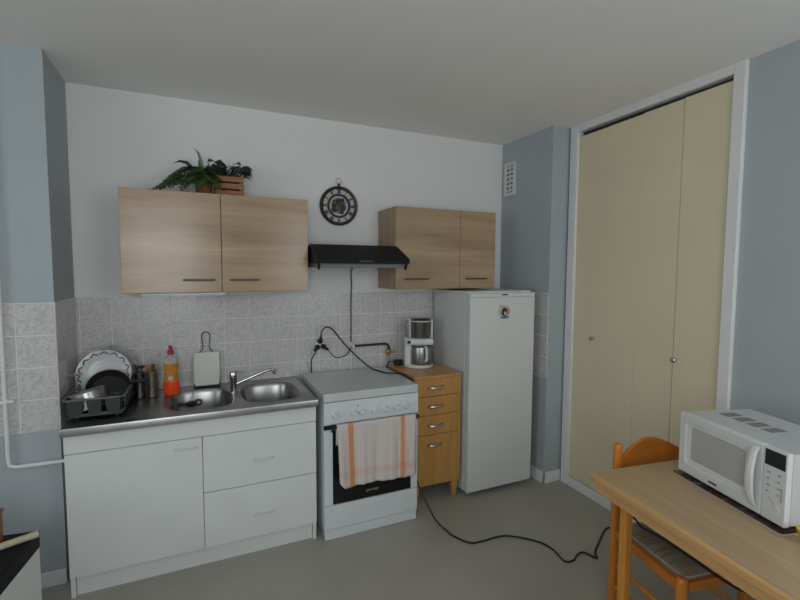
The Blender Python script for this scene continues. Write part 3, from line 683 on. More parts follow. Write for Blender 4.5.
gl = Thing('glass_platter', 'clear glass platter standing behind the floral plate', 'platter', (0.165, -0.10, 0.85))
gl.add('platter', standing(M().lathe(plate_prof(0.140, 0.012), n=40), (0.168, -0.108, 0.972), math.radians(10)), m_clear)

m_pan = mat('dark_nonstick', (0.02, 0.018, 0.017), 0.35, var=0.1)
fp = Thing('frying_pan', 'dark frying pan with a steel rim and black handle in the rack', 'pan', (0.175, -0.29, 0.85))
PM = Matrix.Translation((0.182, -0.258, 0.907)) @ Matrix.Rotation(math.radians(6), 4, 'Z') @ Matrix.Rotation(math.radians(52), 4, 'X')
fp.add('pan', M().lathe([(0.085, -0.018), (0.100, 0.014), (0.104, 0.018), (0.101, 0.018), (0.083, -0.013), (0.01, -0.013)], n=36, cap0=True).xf(PM), m_pan)
fp.add('handle', M().tube([(0.272, -0.300, 0.938), (0.300, -0.318, 0.946), (0.330, -0.335, 0.953), (0.366, -0.352, 0.960)], lambda t: 0.0075+0.003*t, 10, 3), m_black, label='black plastic handle')
fp.add('rim', M().lathe([(0.1005, 0.0165), (0.1015, 0.0205), (0.1045, 0.0205), (0.1055, 0.0165)], n=36, cap0=False, cap1=False).xf(PM), m_steel)
sp2 = Thing('saucepan', 'upturned steel saucepan lying at the front of the rack', 'saucepan', (0.125, -0.40, 0.85))
SM = Matrix.Translation((0.122, -0.412, 0.897)) @ Matrix.Rotation(math.radians(-16), 4, 'Y') @ Matrix.Rotation(math.radians(-8), 4, 'X')
sp2.add('pot', M().lathe([(0.082, 0.045), (0.080, 0.050), (0.075, 0.051), (0.080, 0.046), (0.080, -0.038)][0:0] + [(0.060, 0.050), (0.074, 0.048), (0.080, 0.040), (0.082, -0.036), (0.085, -0.040), (0.079, -0.036), (0.077, 0.038)], n=36, cap1=False).xf(SM), m_steel)
sp2.add('handle', M().tube([(0.080, 0.03, -0.020), (0.098, 0.0, -0.022), (0.080, -0.03, -0.020)], 0.005, 8, 4).xf(SM), m_steel)
tb = Thing('tumbler', 'dark teal plastic tumbler at the front of the rack', 'cup', (0.235, -0.46, 0.84))
tb.add('cup', M().lathe([(0.024, 0.0), (0.031, 0.085), (0.029, 0.085), (0.022, 0.003)], (0.240, -0.47, RZ+0.010), 24, cap1=True), mat('dark_teal_plastic', (0.03, 0.055, 0.05), 0.4))
wg = Thing('wine_glass', 'clear stemmed glass upturned at the left rear of the rack', 'glass', (0.055, -0.22, 0.85))
wg.add('bowl', M().lathe([(0.024, 0.012), (0.034, 0.050), (0.030, 0.085), (0.006, 0.105), (0.005, 0.105), (0.029, 0.083), (0.033, 0.050), (0.023, 0.012)], (0.050, -0.285, RZ), 24, cap0=False, cap1=False), m_clear)
wg.add('stem', M().lathe([(0.0045, 0.104), (0.004, 0.15), (0.006, 0.162)], (0.050, -0.285, RZ), 12), m_clear)
wg.add('foot', M().lathe([(0.006, 0.162), (0.030, 0.166), (0.030, 0.168), (0.004, 0.168)], (0.050, -0.285, RZ), 24), m_clear)

# utensil holders
def perforated():
    m, nt, p = new_mat('dimpled_dark_steel')
    v = nt.nodes.new('ShaderNodeTexVoronoi'); v.inputs['Scale'].default_value = 130; nt.links.new(coords(nt), v.inputs['Vector'])
    c = ramp(nt, v.outputs['Distance'], [(0.25, (0.02, 0.018, 0.015)), (0.4, (0.22, 0.20, 0.17))]); nt.links.new(c, p.inputs['Base Color'])
    p.inputs['Metallic'].default_value = 0.8; p.inputs['Roughness'].default_value = 0.3; return m
m_perf = perforated()
holders = []
for (x, y, r, h, lab, mt) in ((0.312, -0.160, 0.028, 0.138, 'dark steel utensil pot beside the dish rack', mat('dark_steel', (0.12, 0.12, 0.12), 0.25, 0.9)), (0.372, -0.165, 0.029, 0.144, 'dimpled brown steel utensil pot left of the soap bottle', m_perf)):
    t = Thing('utensil_pot', lab, 'utensil pot', (x, y, ZS))
    t.add('cup', M().lathe([(r, 0), (r, h), (r-0.002, h), (r-0.002, 0.003)], (x, y, ZS+0.003), 28), mt)
    t.add('rim', M().tube([(x+r*math.cos(2*PI*i/24), y+r*math.sin(2*PI*i/24), ZS+0.003+h) for i in range(24)], 0.0022, 6, closed=True), m_steel)
ws = Thing('wooden_spoon', 'light wooden spoon standing in the dimpled utensil pot', 'spoon', (0.376, -0.175, ZS+0.01))
ws.add('spoon', M().tube([(0.388, -0.165, ZS+0.012), (0.378, -0.175, ZS+0.130), (0.374, -0.178, ZS+0.150), (0.372, -0.180, ZS+0.172), (0.371, -0.181, ZS+0.184)], lambda t: 0.0045+0.012*max(0, math.sin(max(0, (t-0.55)/0.45)*PI*0.86)), 10, 5), wood('spoon_wood', lin((150, 90, 30)), lin((200, 130, 50)), 'z'))
ws2 = Thing('spatula', 'dark brown spatula standing in the dimpled utensil pot', 'spatula', (0.392, -0.17, ZS+0.01))
ws2.add('handle', M().tube([(0.380, -0.18, ZS+0.012), (0.392, -0.168, ZS+0.15)], 0.004, 8), m_black)
ws2.add('blade', box(0.384, 0.402, -0.170, -0.167, ZS+0.145, ZS+0.185, 0.0012), mat('brown_plastic', (0.06, 0.035, 0.02), 0.4))
sl = Thing('soup_ladle', 'black ladle leaning out of the dark utensil pot', 'ladle', (0.324, -0.16, ZS+0.01))
sl.add('handle', M().tube([(0.336, -0.15, ZS+0.012), (0.318, -0.165, ZS+0.15), (0.300, -0.17, ZS+0.190)], 0.0035, 8, 3), m_black)
sl.add('scoop', M().lathe([(0.004, -0.014), (0.014, -0.010), (0.021, 0.0), (0.019, 0.0), (0.012, -0.008)], (0.335, -0.165, ZS+0.178), 18).xf(Matrix.Identity(4)), mat('dark_grey_nylon', (0.03, 0.03, 0.03), 0.4))
sl.add('neck', M().tube([(0.328, -0.16, ZS+0.012), (0.338, -0.165, ZS+0.165)], 0.003, 8), m_black)
wk = Thing('whisk', 'wire whisk leaning left out of the dark utensil pot', 'whisk', (0.32, -0.16, ZS+0.01))
wk.add('handle', M().tube([(0.332, -0.165, ZS+0.02), (0.312, -0.155, ZS+0.150)], 0.004, 8), m_steel)
for k in range(3):
    a = k*PI/3; dx, dy = 0.019*math.cos(a), 0.019*math.sin(a)
    wk.add('wire', M().tube([(0.312, -0.155, ZS+0.148), (0.306+dx*0.7, -0.153+dy*0.7, ZS+0.175), (0.300+dx, -0.150+dy, ZS+0.205), (0.296, -0.148, ZS+0.228), (0.300-dx, -0.150-dy, ZS+0.205), (0.306-dx*0.7, -0.153-dy*0.7, ZS+0.175), (0.312, -0.155, ZS+0.148)], 0.0012, 5, 4), m_steel)

for u_ in (ws, ws2, sl, wk): u_.o.location.x -= 0.011

# washing-up liquid
SBX, SBY = 0.470, -0.160
sb = Thing('dish_soap_bottle', 'clear bottle of orange dish soap with a red cap', 'bottle', (SBX, SBY, ZS))
prof = [(0.036, 0.0), (0.041, 0.006), (0.041, 0.075), (0.036, 0.10), (0.033, 0.13), (0.037, 0.165), (0.036, 0.19), (0.028, 0.212), (0.014, 0.225), (0.012, 0.232)]
sb.add('bottle', M().lathe([(0.0405, 0.0765)]+prof[3:], (SBX, SBY, ZS+0.003), 28, sy=0.62), mat('clear_plastic', (0.80, 0.82, 0.80), 0.12, var=0.0, trans=0.75, ior=1.2))
sb.add('liquid', M().lathe([(0.036, 0.0), (0.041, 0.006), (0.041, 0.072), (0.040, 0.076)], (SBX, SBY, ZS+0.003), 28, sy=0.62), mat('orange_soap', (0.90, 0.085, 0.012), 0.2, var=0.04))
def patch(prof, z0, z1, a0, a1, grow, n=14, nz=8):
    def rad(z):
        for (r0, h0), (r1, h1) in zip(prof, prof[1:]):
            if h0 <= z <= h1 and h1 > h0: return r0+(r1-r0)*(z-h0)/(h1-h0)
        return prof[-1][0]
    rows = []
    for j in range(nz+1):
        z = z0+(z1-z0)*j/nz; r = rad(z)+grow
        rows.append([(SBX+r*math.cos(a0+(a1-a0)*i/n), SBY+r*0.62*math.sin(a0+(a1-a0)*i/n), ZS+0.003+z) for i in range(n+1)])
    m = M(); m.grid(rows); return m
lb = sb.add('label', patch(prof, 0.076, 0.178, PI+0.15, 2*PI-0.15, 0.0008), mat('orange_label_print', (0.48, 0.20, 0.025), 0.4, var=0.3, vscale=40))
def flower(): return M().lathe([(0.013, 0), (0.013, 0.002), (0.004, 0.003)], (SBX-0.002, SBY-0.026, ZS+0.100), 10, axis='y')
sb.add('emblem', flower(), mat('cream_print', (0.60, 0.52, 0.34), 0.5), lb, 'pale flower printed on the label')
sb.add('cap', M().lathe([(0.017, 0.230), (0.0175, 0.234), (0.0165, 0.252), (0.010, 0.257), (0.0085, 0.264), (0.0105, 0.268), (0.0095, 0.279), (0.004, 0.281)], (SBX, SBY, ZS+0.003), 20), mat('red_plastic', (0.40, 0.015, 0.05), 0.35))

# cutting board with wire handle
cb = Thing('cutting_board', 'white cutting board with a wire loop handle against the tiles', 'cutting board', (0.66, -0.04, ZS))
BT = Matrix.Translation((0.659, -0.062, ZS+0.004)) @ Matrix.Rotation(math.radians(-9), 4, 'X')
cb.add('board', M().box(-0.074, 0.074, -0.006, 0.006, 0.006, 0.208, 0.004, 3).xf(BT), mat('translucent_white_plastic', (0.62, 0.64, 0.58), 0.4, var=0.03))
cb.add('wire_handle', M().tube([(-0.042, 0, 0.200), (-0.034, 0, 0.214), (-0.022, 0, 0.226), (-0.018, 0, 0.250), (-0.022, 0, 0.285), (-0.022, 0, 0.312), (-0.010, 0, 0.329), (0.010, 0, 0.329), (0.022, 0, 0.312), (0.022, 0, 0.285), (0.018, 0, 0.250), (0.022, 0, 0.226), (0.034, 0, 0.214), (0.042, 0, 0.200)], 0.003, 8, 4).xf(BT), mat('dark_wire', (0.05, 0.05, 0.05), 0.35, 0.8))
st = M(); 
for x in (-0.07, 0.07): st.tube([(x, 0.012, 0.0), (x, -0.012, 0.0), (x, -0.012, 0.022)], 0.0028, 6)
st.tube([(-0.07, -0.012, 0.002), (0.07, -0.012, 0.002)], 0.0028, 6)
cb.add('wire_foot', st.xf(BT), m_black)

# ------------------------------------------------------------------ plants on the wall cabinet
def leaf_mesh(mm, base, tip_dir, up, L, wd, n=5, droop=0.25):
    """pointed leaf: midrib from base along tip_dir, bending down"""
    d = Vector(tip_dir).normalized(); side = d.cross(Vector(up)).normalized(); nn = side.cross(d)
    rows = []
    for i in range(n+1):
        t = i/n; c = Vector(base)+d*L*t+Vector((0, 0, -droop*L*t*t)); h = wd*math.sin(PI*min(1, 0.08+0.92*t)**0.8)*0.5 if t < 1 else 0.0005
        rows.append([c-side*h+nn*h*0.25, c, c+side*h+nn*h*0.25])
    mm.grid(rows); return mm
m_fern = mat('fern_green', (0.042, 0.098, 0.028), 0.5, var=0.45, vscale=30)
m_fern2 = mat('pale_leaf_green', (0.12, 0.19, 0.07), 0.45, var=0.3, vscale=30)
m_dark = mat('dark_purple_green_leaf', (0.022, 0.026, 0.020), 0.4, var=0.4, vscale=30)
m_maroon = mat('maroon_leaf', (0.035, 0.010, 0.012), 0.45, var=0.4, vscale=30)
m_terra = mat('terracotta', (0.24, 0.095, 0.035), 0.7, var=0.2, vscale=20)
m_soil = mat('potting_soil', (0.025, 0.018, 0.012), 0.9, var=0.4, vscale=60)
ZTOP = ZC1
pf = Thing('potted_fern', 'green fern in a terracotta pot trailing over the wall cabinet', 'plant', (0.665, -0.16, ZTOP))
pf.add('pot', M().lathe([(0.038, 0), (0.050, 0.075), (0.055, 0.075), (0.055, 0.092), (0.049, 0.092), (0.047, 0.080)], (0.665, -0.17, ZTOP+0.001), 28, cap1=False), m_terra)
pf.add('soil', M().lathe([(0.040, 0.078), (0.046, 0.080), (0.02, 0.084)], (0.665, -0.17, ZTOP+0.001), 20), m_soil)
rf = R(21)
def frond(az, L, rise, droop, wl=0.05, n=13, base=(0.665, -0.17, ZTOP+0.085), minz=ZTOP+0.006):
    m = M(); P = []
    ca, sa = math.cos(az), math.sin(az)
    for i in range(n+1):
        t = i/n; z = base[2]+rise*math.sin(min(1, t*1.25)*PI/2)-droop*t*t
        x = base[0]+ca*L*t; y = min(-0.015, base[1]+sa*L*t)
        P.append(Vector((x, y, max(minz, z))))
    m.tube(P, lambda t: 0.0028*(1-0.7*t), 5)
    for i in range(2, n):
        t = i/n; d = (P[i+1]-P[i-1]).normalized(); wl_ = wl*math.sin(PI*(0.12+0.85*t))*1.05
        sd = Vector((-d.y, d.x, 0)); sd = sd.normalized() if sd.length > 1e-3 else Vector((1, 0, 0))
        for s_ in (-1, 1):
            dirv = (sd*s_*0.85+d*0.55+Vector((0, 0, 0.15+0.2*rf.random()))).normalized()
            if P[i].y+dirv.y*wl_ > -0.012: dirv.y = -abs(dirv.y)*0.3
            leaf_mesh(m, P[i], dirv, (0, -0.5, 1), wl_, 0.021, 3, 0.35)
    for v in m.bm.verts:
        v.co.z = max(v.co.z, ZTOP+0.003) if v.co.y > YC-0.01 else v.co.z; v.co.y = min(v.co.y, -0.011)
    return m
spec = [(PI+0.05, 0.27, 0.035, 0.115), (PI+0.30, 0.26, 0.05, 0.135), (PI-0.25, 0.25, 0.06, 0.12), (PI+0.55, 0.20, 0.06, 0.14), (PI-0.1, 0.21, 0.08, 0.10), (PI+0.15, 0.18, 0.09, 0.09),
        (PI+0.8, 0.17, 0.05, 0.11), (PI+1.1, 0.14, 0.06, 0.10), (-PI/2, 0.12, 0.05, 0.09), (-PI/2+0.45, 0.13, 0.05, 0.08), (PI+0.4, 0.14, 0.10, 0.08), (-0.5, 0.12, 0.06, 0.07), (PI-0.4, 0.15, 0.10, 0.06), (PI+0.2, 0.29, 0.01, 0.10), (PI+0.65, 0.15, 0.03, 0.115), (PI+0.02, 0.23, 0.06, 0.13), (PI+0.5, 0.24, 0.03, 0.11), (PI+0.9, 0.20, 0.02, 0.10), (PI+1.3, 0.16, 0.04, 0.115), (-PI/2-0.2, 0.14, 0.06, 0.13), (-PI/2+0.2, 0.14, 0.06, 0.13), (-PI/2+0.6, 0.15, 0.05, 0.12), (-PI/2+0.8, 0.12, 0.07, 0.09), (PI+0.7, 0.11, 0.09, 0.06), (PI+1.2, 0.10, 0.09, 0.06), (-0.9, 0.10, 0.09, 0.06), (PI+0.35, 0.30, 0.0, 0.10), (PI-0.15, 0.31, 0.0, 0.10), (PI+0.12, 0.25, 0.07, 0.15)]
for k, (az, L, ri, dp) in enumerate(spec): pf.add('frond', frond(az, L, ri, dp), m_fern if k % 3 else m_fern2, angle=60)
def strap(pts, wd, mt, nm='leaf', th=pf):
    m = M(); P = [Vector(p) for p in pts]; rows = []; n = len(P)
    for i, p in enumerate(P):
        d = P[min(i+1, n-1)]-P[max(i-1, 0)]; sd = d.cross(Vector((0, 1, 0.3))); sd = sd.normalized() if sd.length > 1e-5 else Vector((1, 0, 0))
        h = wd*(0.55+0.45*math.sin(PI*i/(n-1)))*(1-0.9*(i/(n-1))**3)*0.5
        rows.append([p-sd*h, p+Vector((0, 0.003, 0)), p+sd*h])
    m.grid(rows); th.add(nm, m, mt, angle=60)
zt = ZTOP
strap([(0.665, -0.17, zt+0.08), (0.66, -0.175, zt+0.15), (0.652, -0.178, zt+0.20), (0.640, -0.18, zt+0.240), (0.620, -0.182, zt+0.262)], 0.020, m_fern2)
strap([(0.665, -0.17, zt+0.09), (0.655, -0.175, zt+0.14), (0.645, -0.18, zt+0.175), (0.640, -0.185, zt+0.20)], 0.022, m_fern)
strap([(0.66, -0.17, zt+0.08), (0.620, -0.18, zt+0.14), (0.580, -0.185, zt+0.178), (0.545, -0.19, zt+0.182), (0.512, -0.192, zt+0.165)], 0.022, m_dark)
strap([(0.67, -0.17, zt+0.08), (0.68, -0.19, zt+0.13), (0.69, -0.20, zt+0.165), (0.695, -0.205, zt+0.185)], 0.024, m_fern2)
strap([(0.66, -0.17, zt+0.08), (0.628, -0.20, zt+0.12), (0.600, -0.22, zt+0.12), (0.575, -0.235, zt+0.09)], 0.024, m_fern)
# crate planter
m_crate = wood('crate_wood', lin((120, 76, 42)), lin((168, 116, 74)), 'x', 3, 20, 0.6)
kr = Thing('planter_crate', 'small slatted wooden crate holding the dark-leaved plant', 'planter', (0.80, -0.16, ZTOP))
kx0, kx1, ky0, ky1 = 0.722, 0.876, -0.235, -0.085
for z in (0.004, 0.044, 0.084):
    for (a, b_, c, d_) in ((kx0, kx1, ky0, ky0+0.007), (kx0, kx1, ky1-0.007, ky1)): kr.add('slat', box(a, b_, c, d_, ZTOP+z, ZTOP+z+0.030, 0.001), m_crate)
    for (a, b_) in ((kx0, kx0+0.007), (kx1-0.007, kx1)): kr.add('slat', box(a, b_, ky0+0.0075, ky1-0.0075, ZTOP+z, ZTOP+z+0.030, 0.001), m_crate)
for x in (kx0+0.008, kx1-0.020):
    for y in (ky0+0.0075, ky1-0.0195): kr.add('post', box(x, x+0.012, y, y+0.012, ZTOP+0.001, ZTOP+0.118), m_crate)
kr.add('base', box(kx0+0.008, kx1-0.008, ky0+0.02, ky1-0.02, ZTOP+0.001, ZTOP+0.007), m_crate)
lp = Thing('leafy_plant', 'dark purple-leaved plant growing from the wooden crate', 'plant', (0.80, -0.16, ZTOP+0.01))
lp.add('pot', M().lathe([(0.045, 0.009), (0.056, 0.088), (0.052, 0.088), (0.050, 0.080)], (0.80, -0.16, ZTOP), 22), mat('brown_nursery_pot', (0.05, 0.02, 0.012), 0.6))
rl = R(5)
for k in range(34):
    az = rl.random()*2*PI; L = 0.05+0.05*rl.random(); hgt = 0.055+0.055*rl.random()
    base = Vector((0.79+0.03*math.cos(az), -0.16+0.03*math.sin(az), ZTOP+0.075+0.04*rl.random()))
    tip = base+Vector((math.cos(az)*L*0.7, math.sin(az)*L*0.6, hgt-0.02))
    tip.y = max(min(tip.y, -0.05), -0.26)
    m = M(); m.tube([base, (base+tip)/2+Vector((0, 0, 0.01)), tip], 0.0018, 5)
    leaf_mesh(m, tip, (math.cos(az), math.sin(az)*0.6-0.2, 0.1), (0, -0.6, 1), 0.055, 0.050, 5, 0.4)
    for v in m.bm.verts: v.co.y = min(v.co.y, -0.012)
    lp.add('leaf', m, (m_dark, m_maroon, m_dark, m_fern)[k % 4], angle=60)
for (pts, wd) in (([(0.80, -0.16, zt+0.10), (0.845, -0.18, zt+0.150), (0.885, -0.185, zt+0.176), (0.915, -0.185, zt+0.170), (0.920, -0.185, zt+0.155), (0.90, -0.185, zt+0.148)], 0.026), ([(0.78, -0.16, zt+0.12), (0.765, -0.2, zt+0.17), (0.745, -0.21, zt+0.192), (0.72, -0.215, zt+0.19)], 0.05), ([(0.80, -0.16, zt+0.12), (0.835, -0.18, zt+0.175), (0.865, -0.19, zt+0.188)], 0.02), ([(0.78, -0.17, zt+0.10), (0.74, -0.21, zt+0.150), (0.715, -0.22, zt+0.165), (0.69, -0.225, zt+0.15)], 0.045)):
    strap(pts, wd, m_dark, 'leaf', lp)

# ------------------------------------------------------------------ coffee maker
KX, KY, KZ = 2.035, -0.190, ZD
cm = Thing('coffee_maker', 'white filter coffee maker with a steel jug on the drawer cabinet', 'coffee maker', (KX, KY, KZ), math.radians(-22), local=True); cm.o.scale = (1.03, 1.03, 1.03)
cm.add('base', M().lathe([(0.096, 0), (0.098, 0.004), (0.098, 0.016), (0.090, 0.022)], (0, 0, 0.003), 36, sx=1.0, sy=0.86), m_plast)
cm.add('foot_ring', M().lathe([(0.094, 0), (0.095, 0.004)], (0, 0, 0), 36, sy=0.86), m_black)
cm.add('tower', M().box(-0.100, -0.050, -0.03, 0.085, 0.004, 0.205, 0.014, 3), m_plast)
cm.add('back_panel', M().box(-0.05, 0.088, 0.055, 0.085, 0.02, 0.205, 0.01, 2), m_plast)
cm.add('water_tank', M().box(-0.090, -0.058, -0.015, 0.082, 0.207, 0.310, 0.010, 2), mat('smoky_tank_plastic', (0.40, 0.41, 0.40), 0.2, trans=0.4))
cm.add('brew_head', M().box(-0.088, 0.094, -0.078, 0.075, 0.160, 0.204, 0.014, 3), m_plast)
cm.add('switch', M().box(-0.082, -0.062, -0.081, -0.075, 0.172, 0.192, 0.003), m_black)
fb = cm.add('filter_basket', M().lathe([(0.060, 0.206), (0.071, 0.320), (0.073, 0.328), (0.064, 0.334), (0.03, 0.338)], (0.012, 0, 0), 32), mat('smoked_steel_basket', (0.20, 0.18, 0.16), 0.22, 0.85))
cm.add('rim', M().tube([(0.012+0.072*math.cos(2*PI*i/28), 0.072*math.sin(2*PI*i/28), 0.318) for i in range(28)], 0.004, 6, closed=True), m_plast, fb)
for x in (-0.063, 0.087): cm.add('basket_arm', M().box(x-0.007, x+0.007, -0.014, 0.014, 0.195, 0.330, 0.004), m_plast)
jg = cm.add('jug', M().lathe([(0.076, 0.025), (0.078, 0.030), (0.079, 0.11), (0.074, 0.142), (0.058, 0.152), (0.054, 0.157)], (0.016, -0.006, 0), 32), m_steel, label='stainless steel jug')
cm.add('jug_lid', M().lathe([(0.054, 0.148), (0.054, 0.158), (0.03, 0.160)], (0.012, -0.006, 0), 28), m_plast, jg)
cm.add('jug_handle', M().tube([(0.036, -0.070, 0.150), (0.042, -0.104, 0.142), (0.044, -0.110, 0.10), (0.043, -0.104, 0.062), (0.038, -0.080, 0.056)], 0.0085, 8, 4), m_plast, jg)

# ------------------------------------------------------------------ socket, plugs, gas pipe, cords
so = Thing('wall_socket', 'white multi-way wall socket on the tiles above the cooker', 'socket', (1.368, -0.008, 1.028))
so.add('plate', M().prism([(1.368+0.034*math.cos(2*PI*(i+0.5)/12), 1.030+0.036*math.sin(2*PI*(i+0.5)/12)) for i in range(12)], 'y', -0.0075, -0.026), m_plast)
for dx, dz in ((-0.003, 0.020), (-0.024, -0.016), (0.022, -0.016)):
    so.add('outlet', M().lathe([(0.016, 0.0), (0.016, 0.003)], (1.368+dx, -0.0262, 1.030+dz), 16, axis='y'), m_plast)
def plug_cord(label, dx, dz, pts, r, tip):
    t = Thing('power_cord', label, 'cord', (1.368+dx, -0.03, 1.03+dz))
    p0 = Vector((1.368+dx, -0.0295, 1.03+dz)); d = Vector(tip).normalized()
    t.add('plug', M().tube([p0, p0+Vector((0, -0.018, 0)), p0+Vector((0, -0.026, 0))+d*0.006, p0+Vector((0, -0.028, 0))+d*0.034], lambda s_: 0.0175-0.0095*max(0, s_-0.35)/0.65, 14, 4), m_black)
    t.add('cable', M().tube([p0+Vector((0, -0.028, 0))+d*0.030]+pts, r, 8, 6), m_cable)
plug_cord('long black cord from the socket across the cooker and over the floor to the table', -0.003, 0.024,
          [(1.374, -0.056, 1.125), (1.405, -0.056, 1.150), (1.450, -0.052, 1.128), (1.525, -0.046, 1.035), (1.60, -0.046, 0.955), (1.66, -0.065, 0.895), (1.705, -0.12, 0.8555), (1.730, -0.22, 0.853), (1.755, -0.285, 0.853), (1.800, -0.315, 0.8535), (1.827, -0.38, 0.8545), (1.830, -0.48, 0.850), (1.831, -0.535, 0.835), (1.832, -0.550, 0.80),
           (1.832, -0.552, 0.60), (1.832, -0.552, 0.30), (1.845, -0.585, 0.19), (1.872, -0.64, 0.10), (1.895, -0.71, 0.03), (1.918, -0.79, 0.007), (1.928, -0.86, 0.006), (1.98, -0.952, 0.006), (2.057, -0.967, 0.006), (2.202, -0.978, 0.006), (2.327, -1.087, 0.006), (2.363, -1.183, 0.006), (2.348, -1.290, 0.006), (2.40, -1.305, 0.006),
           (2.449, -1.279, 0.006), (2.500, -1.278, 0.006), (2.523, -1.342, 0.006), (2.56, -1.30, 0.006), (2.674, -1.231, 0.006), (2.80, -1.165, 0.006), (2.85, -1.19, 0.006), (2.80, -1.28, 0.02), (2.62, -1.42, 0.14), (2.47, -1.57, 0.34), (2.38, -1.66, 0.428), (2.335, -1.735, 0.436), (2.346, -1.81, 0.432), (2.338, -1.88, 0.432), (2.325, -1.95, 0.434), (2.300, -2.03, 0.442), (2.284, -2.085, 0.448), (2.270, -2.17, 0.462), (2.268, -2.26, 0.52), (2.275, -2.33, 0.60)], 0.0048, (0, 0, 1))
plug_cord('black cord curving down from the socket behind the cooker', -0.022, -0.018, [(1.330, -0.058, 0.985), (1.305, -0.055, 0.945), (1.300, -0.050, 0.90), (1.305, -0.040, 0.855), (1.308, -0.030, 0.80)], 0.0044, (-0.8, 0, -0.6))
plug_cord('thin black cord looping from the socket to the conduit', 0.020, -0.014, [(1.43, -0.052, 0.975), (1.465, -0.04, 0.938), (1.505, -0.030, 0.930), (1.545, -0.022, 0.938), (1.575, -0.020, 0.965), (1.592, -0.022, 0.998)], 0.0032, (0.8, 0, -0.6))
gp = Thing('gas_pipe', 'black gas pipe with a brass valve on the tiles', 'pipe', (1.73, -0.04, 0.95))
gp.add('pipe', M().tube([(1.612, -0.03, 1.003), (1.70, -0.035, 1.004), (1.825, -0.04, 1.006), (1.852, -0.042, 1.002), (1.866, -0.042, 0.985), (1.868, -0.042, 0.965)], 0.0085, 10, 3), m_black)
gp.add('wall_flange', M().lathe([(0.016, 0.0075), (0.016, 0.018), (0.010, 0.028), (0.010, 0.034)], (1.604, 0, 1.003), 16, axis='y'), m_trim)
v_ = gp.add('valve', M().lathe([(0.011, 0), (0.014, 0.006), (0.014, 0.020), (0.017, 0.024), (0.017, 0.040), (0.012, 0.046)], (1.868, -0.042, 0.922), 12), m_brass)
gp.add('lever', M().box(1.832, 1.905, -0.064, -0.058, 0.940, 0.952, 0.002), m_brass, v_)
gp.add('lower_pipe', M().cyl((1.868, -0.042, 0.924), (1.868, -0.042, 0.84), 0.0075, 10), m_brushed)
pa = Thing('plug_adapter', 'black plug adapter lying behind the coffee maker', 'adapter', (1.92, -0.088, ZD))
pa.add('block', box(1.893, 1.950, -0.108, -0.068, ZD+0.001, ZD+0.040, 0.006), m_black)
pa.add('cable', M().tube([(1.895, -0.09, ZD+0.022), (1.875, -0.08, ZD+0.030), (1.850, -0.075, ZD+0.022), (1.838, -0.07, ZD-0.03), (1.838, -0.065, 0.70)], 0.004, 8, 4), m_cable)

# ------------------------------------------------------------------ table, chair, microwave
TZ = 0.73; TR = math.radians(-8)
tb_ = Thing('dining_table', 'beech-edged dining table with a beige veneer top', 'table', (2.030, -1.712, 0), TR, local=True)
TWd, TLn = 0.86, 1.25
def rr_poly(x0, x1, y0, y1, r, n=6):
    P = []
    for cx, cy, a0 in ((x1-r, y1-r, 0), (x0+r, y1-r, PI/2), (x0+r, y0+r, PI), (x1-r, y0+r, 1.5*PI)):
        for i in range(n+1): a = a0+PI/2*i/n; P.append((cx+r*math.cos(a), cy+r*math.sin(a)))
    return P
rows = []
for inset, z in ((0.006, TZ-0.030), (0.001, TZ-0.028), (0.0, TZ-0.024), (0.0, TZ-0.008), (0.0015, TZ-0.004), (0.006, TZ-0.001), (0.014, TZ)):
    rows.append([(x, y, z) for x, y in rr_poly(inset, TWd-inset, -TLn+inset, -inset, 0.022-inset*0.4)])
te = M(); vv = te.grid(rows, True); te.bm.faces.new(list(reversed(vv[0])))
top = tb_.add('tabletop', te, m_tedge)
tt = M().prism(rr_poly(0.014, TWd-0.014, -TLn+0.014, -0.014, 0.018), 'z', TZ-0.010, TZ+0.0004)
tb_.add('veneer', tt, m_ttop, top, 'beige veneer surface')
for (x0, x1, y0, y1) in ((0.014, 0.034, -TLn+0.03, -0.03), (TWd-0.034, TWd-0.014, -TLn+0.03, -0.03), (0.035, TWd-0.035, -0.050, -0.030), (0.035, TWd-0.035, -TLn+0.030, -TLn+0.050)):
    tb_.add('apron', box(x0, x1, y0, y1, TZ-0.068, TZ-0.0345, 0.002), m_tedge)
for x in (0.104, TWd-0.104):
    for y in (-0.098, -TLn+0.098): tb_.add('leg', box(x-0.019, x+0.019, y-0.019, y+0.019, 0, TZ-0.0305, 0.010, 3), m_tleg)

chr_ = Thing('dining_chair', 'honey pine chair with a curved top rail pushed under the table', 'chair', (2.276, -1.648, 0), math.radians(-10), local=True)
CW, CDp = 0.40, 0.36
def post(x, y, z1, r, round_top=True):
    return M().lathe([(r*0.82, 0), (r, 0.08), (r, z1-0.02), (r*0.95, z1-0.008), (r*0.7, z1-0.001), (r*0.2, z1)], (x, y, 0), 16)
for x in (0, CW): chr_.add('rear_post', post(x, 0, 0.785, 0.0190), m_pine)
for x in (-0.012, CW+0.012): chr_.add('front_leg', post(x, -CDp, 0.422, 0.020), m_pine)
rows = []
n = 24
def railtop(u): return 0.694+0.084*math.sin(PI*u**0.82)**1.1 if 0 < u < 1 else 0.694
for side in (0, 1):
    pass
rb = M(); A = []
for i in range(n+1):
    u = i/n; x = 0.012+(CW-0.024)*u; yc = 0.020*math.sin(PI*u); zt_ = railtop(u)+0.012; zb = 0.625+0.018*math.sin(PI*u)
    A.append([(x, yc-0.009, zb), (x, yc-0.009, zt_-0.004), (x, yc-0.004, zt_), (x, yc+0.004, zt_), (x, yc+0.009, zt_-0.004), (x, yc+0.009, zb)])
vv = rb.grid(A, True); rb.bm.faces.new(vv[0]); rb.bm.faces.new(list(reversed(vv[-1])))
chr_.add('top_rail', rb, m_pinex)
chr_.add('back_slat', M().box(0.012, CW-0.012, -0.008, 0.008, 0.515, 0.560, 0.004), m_pinex)
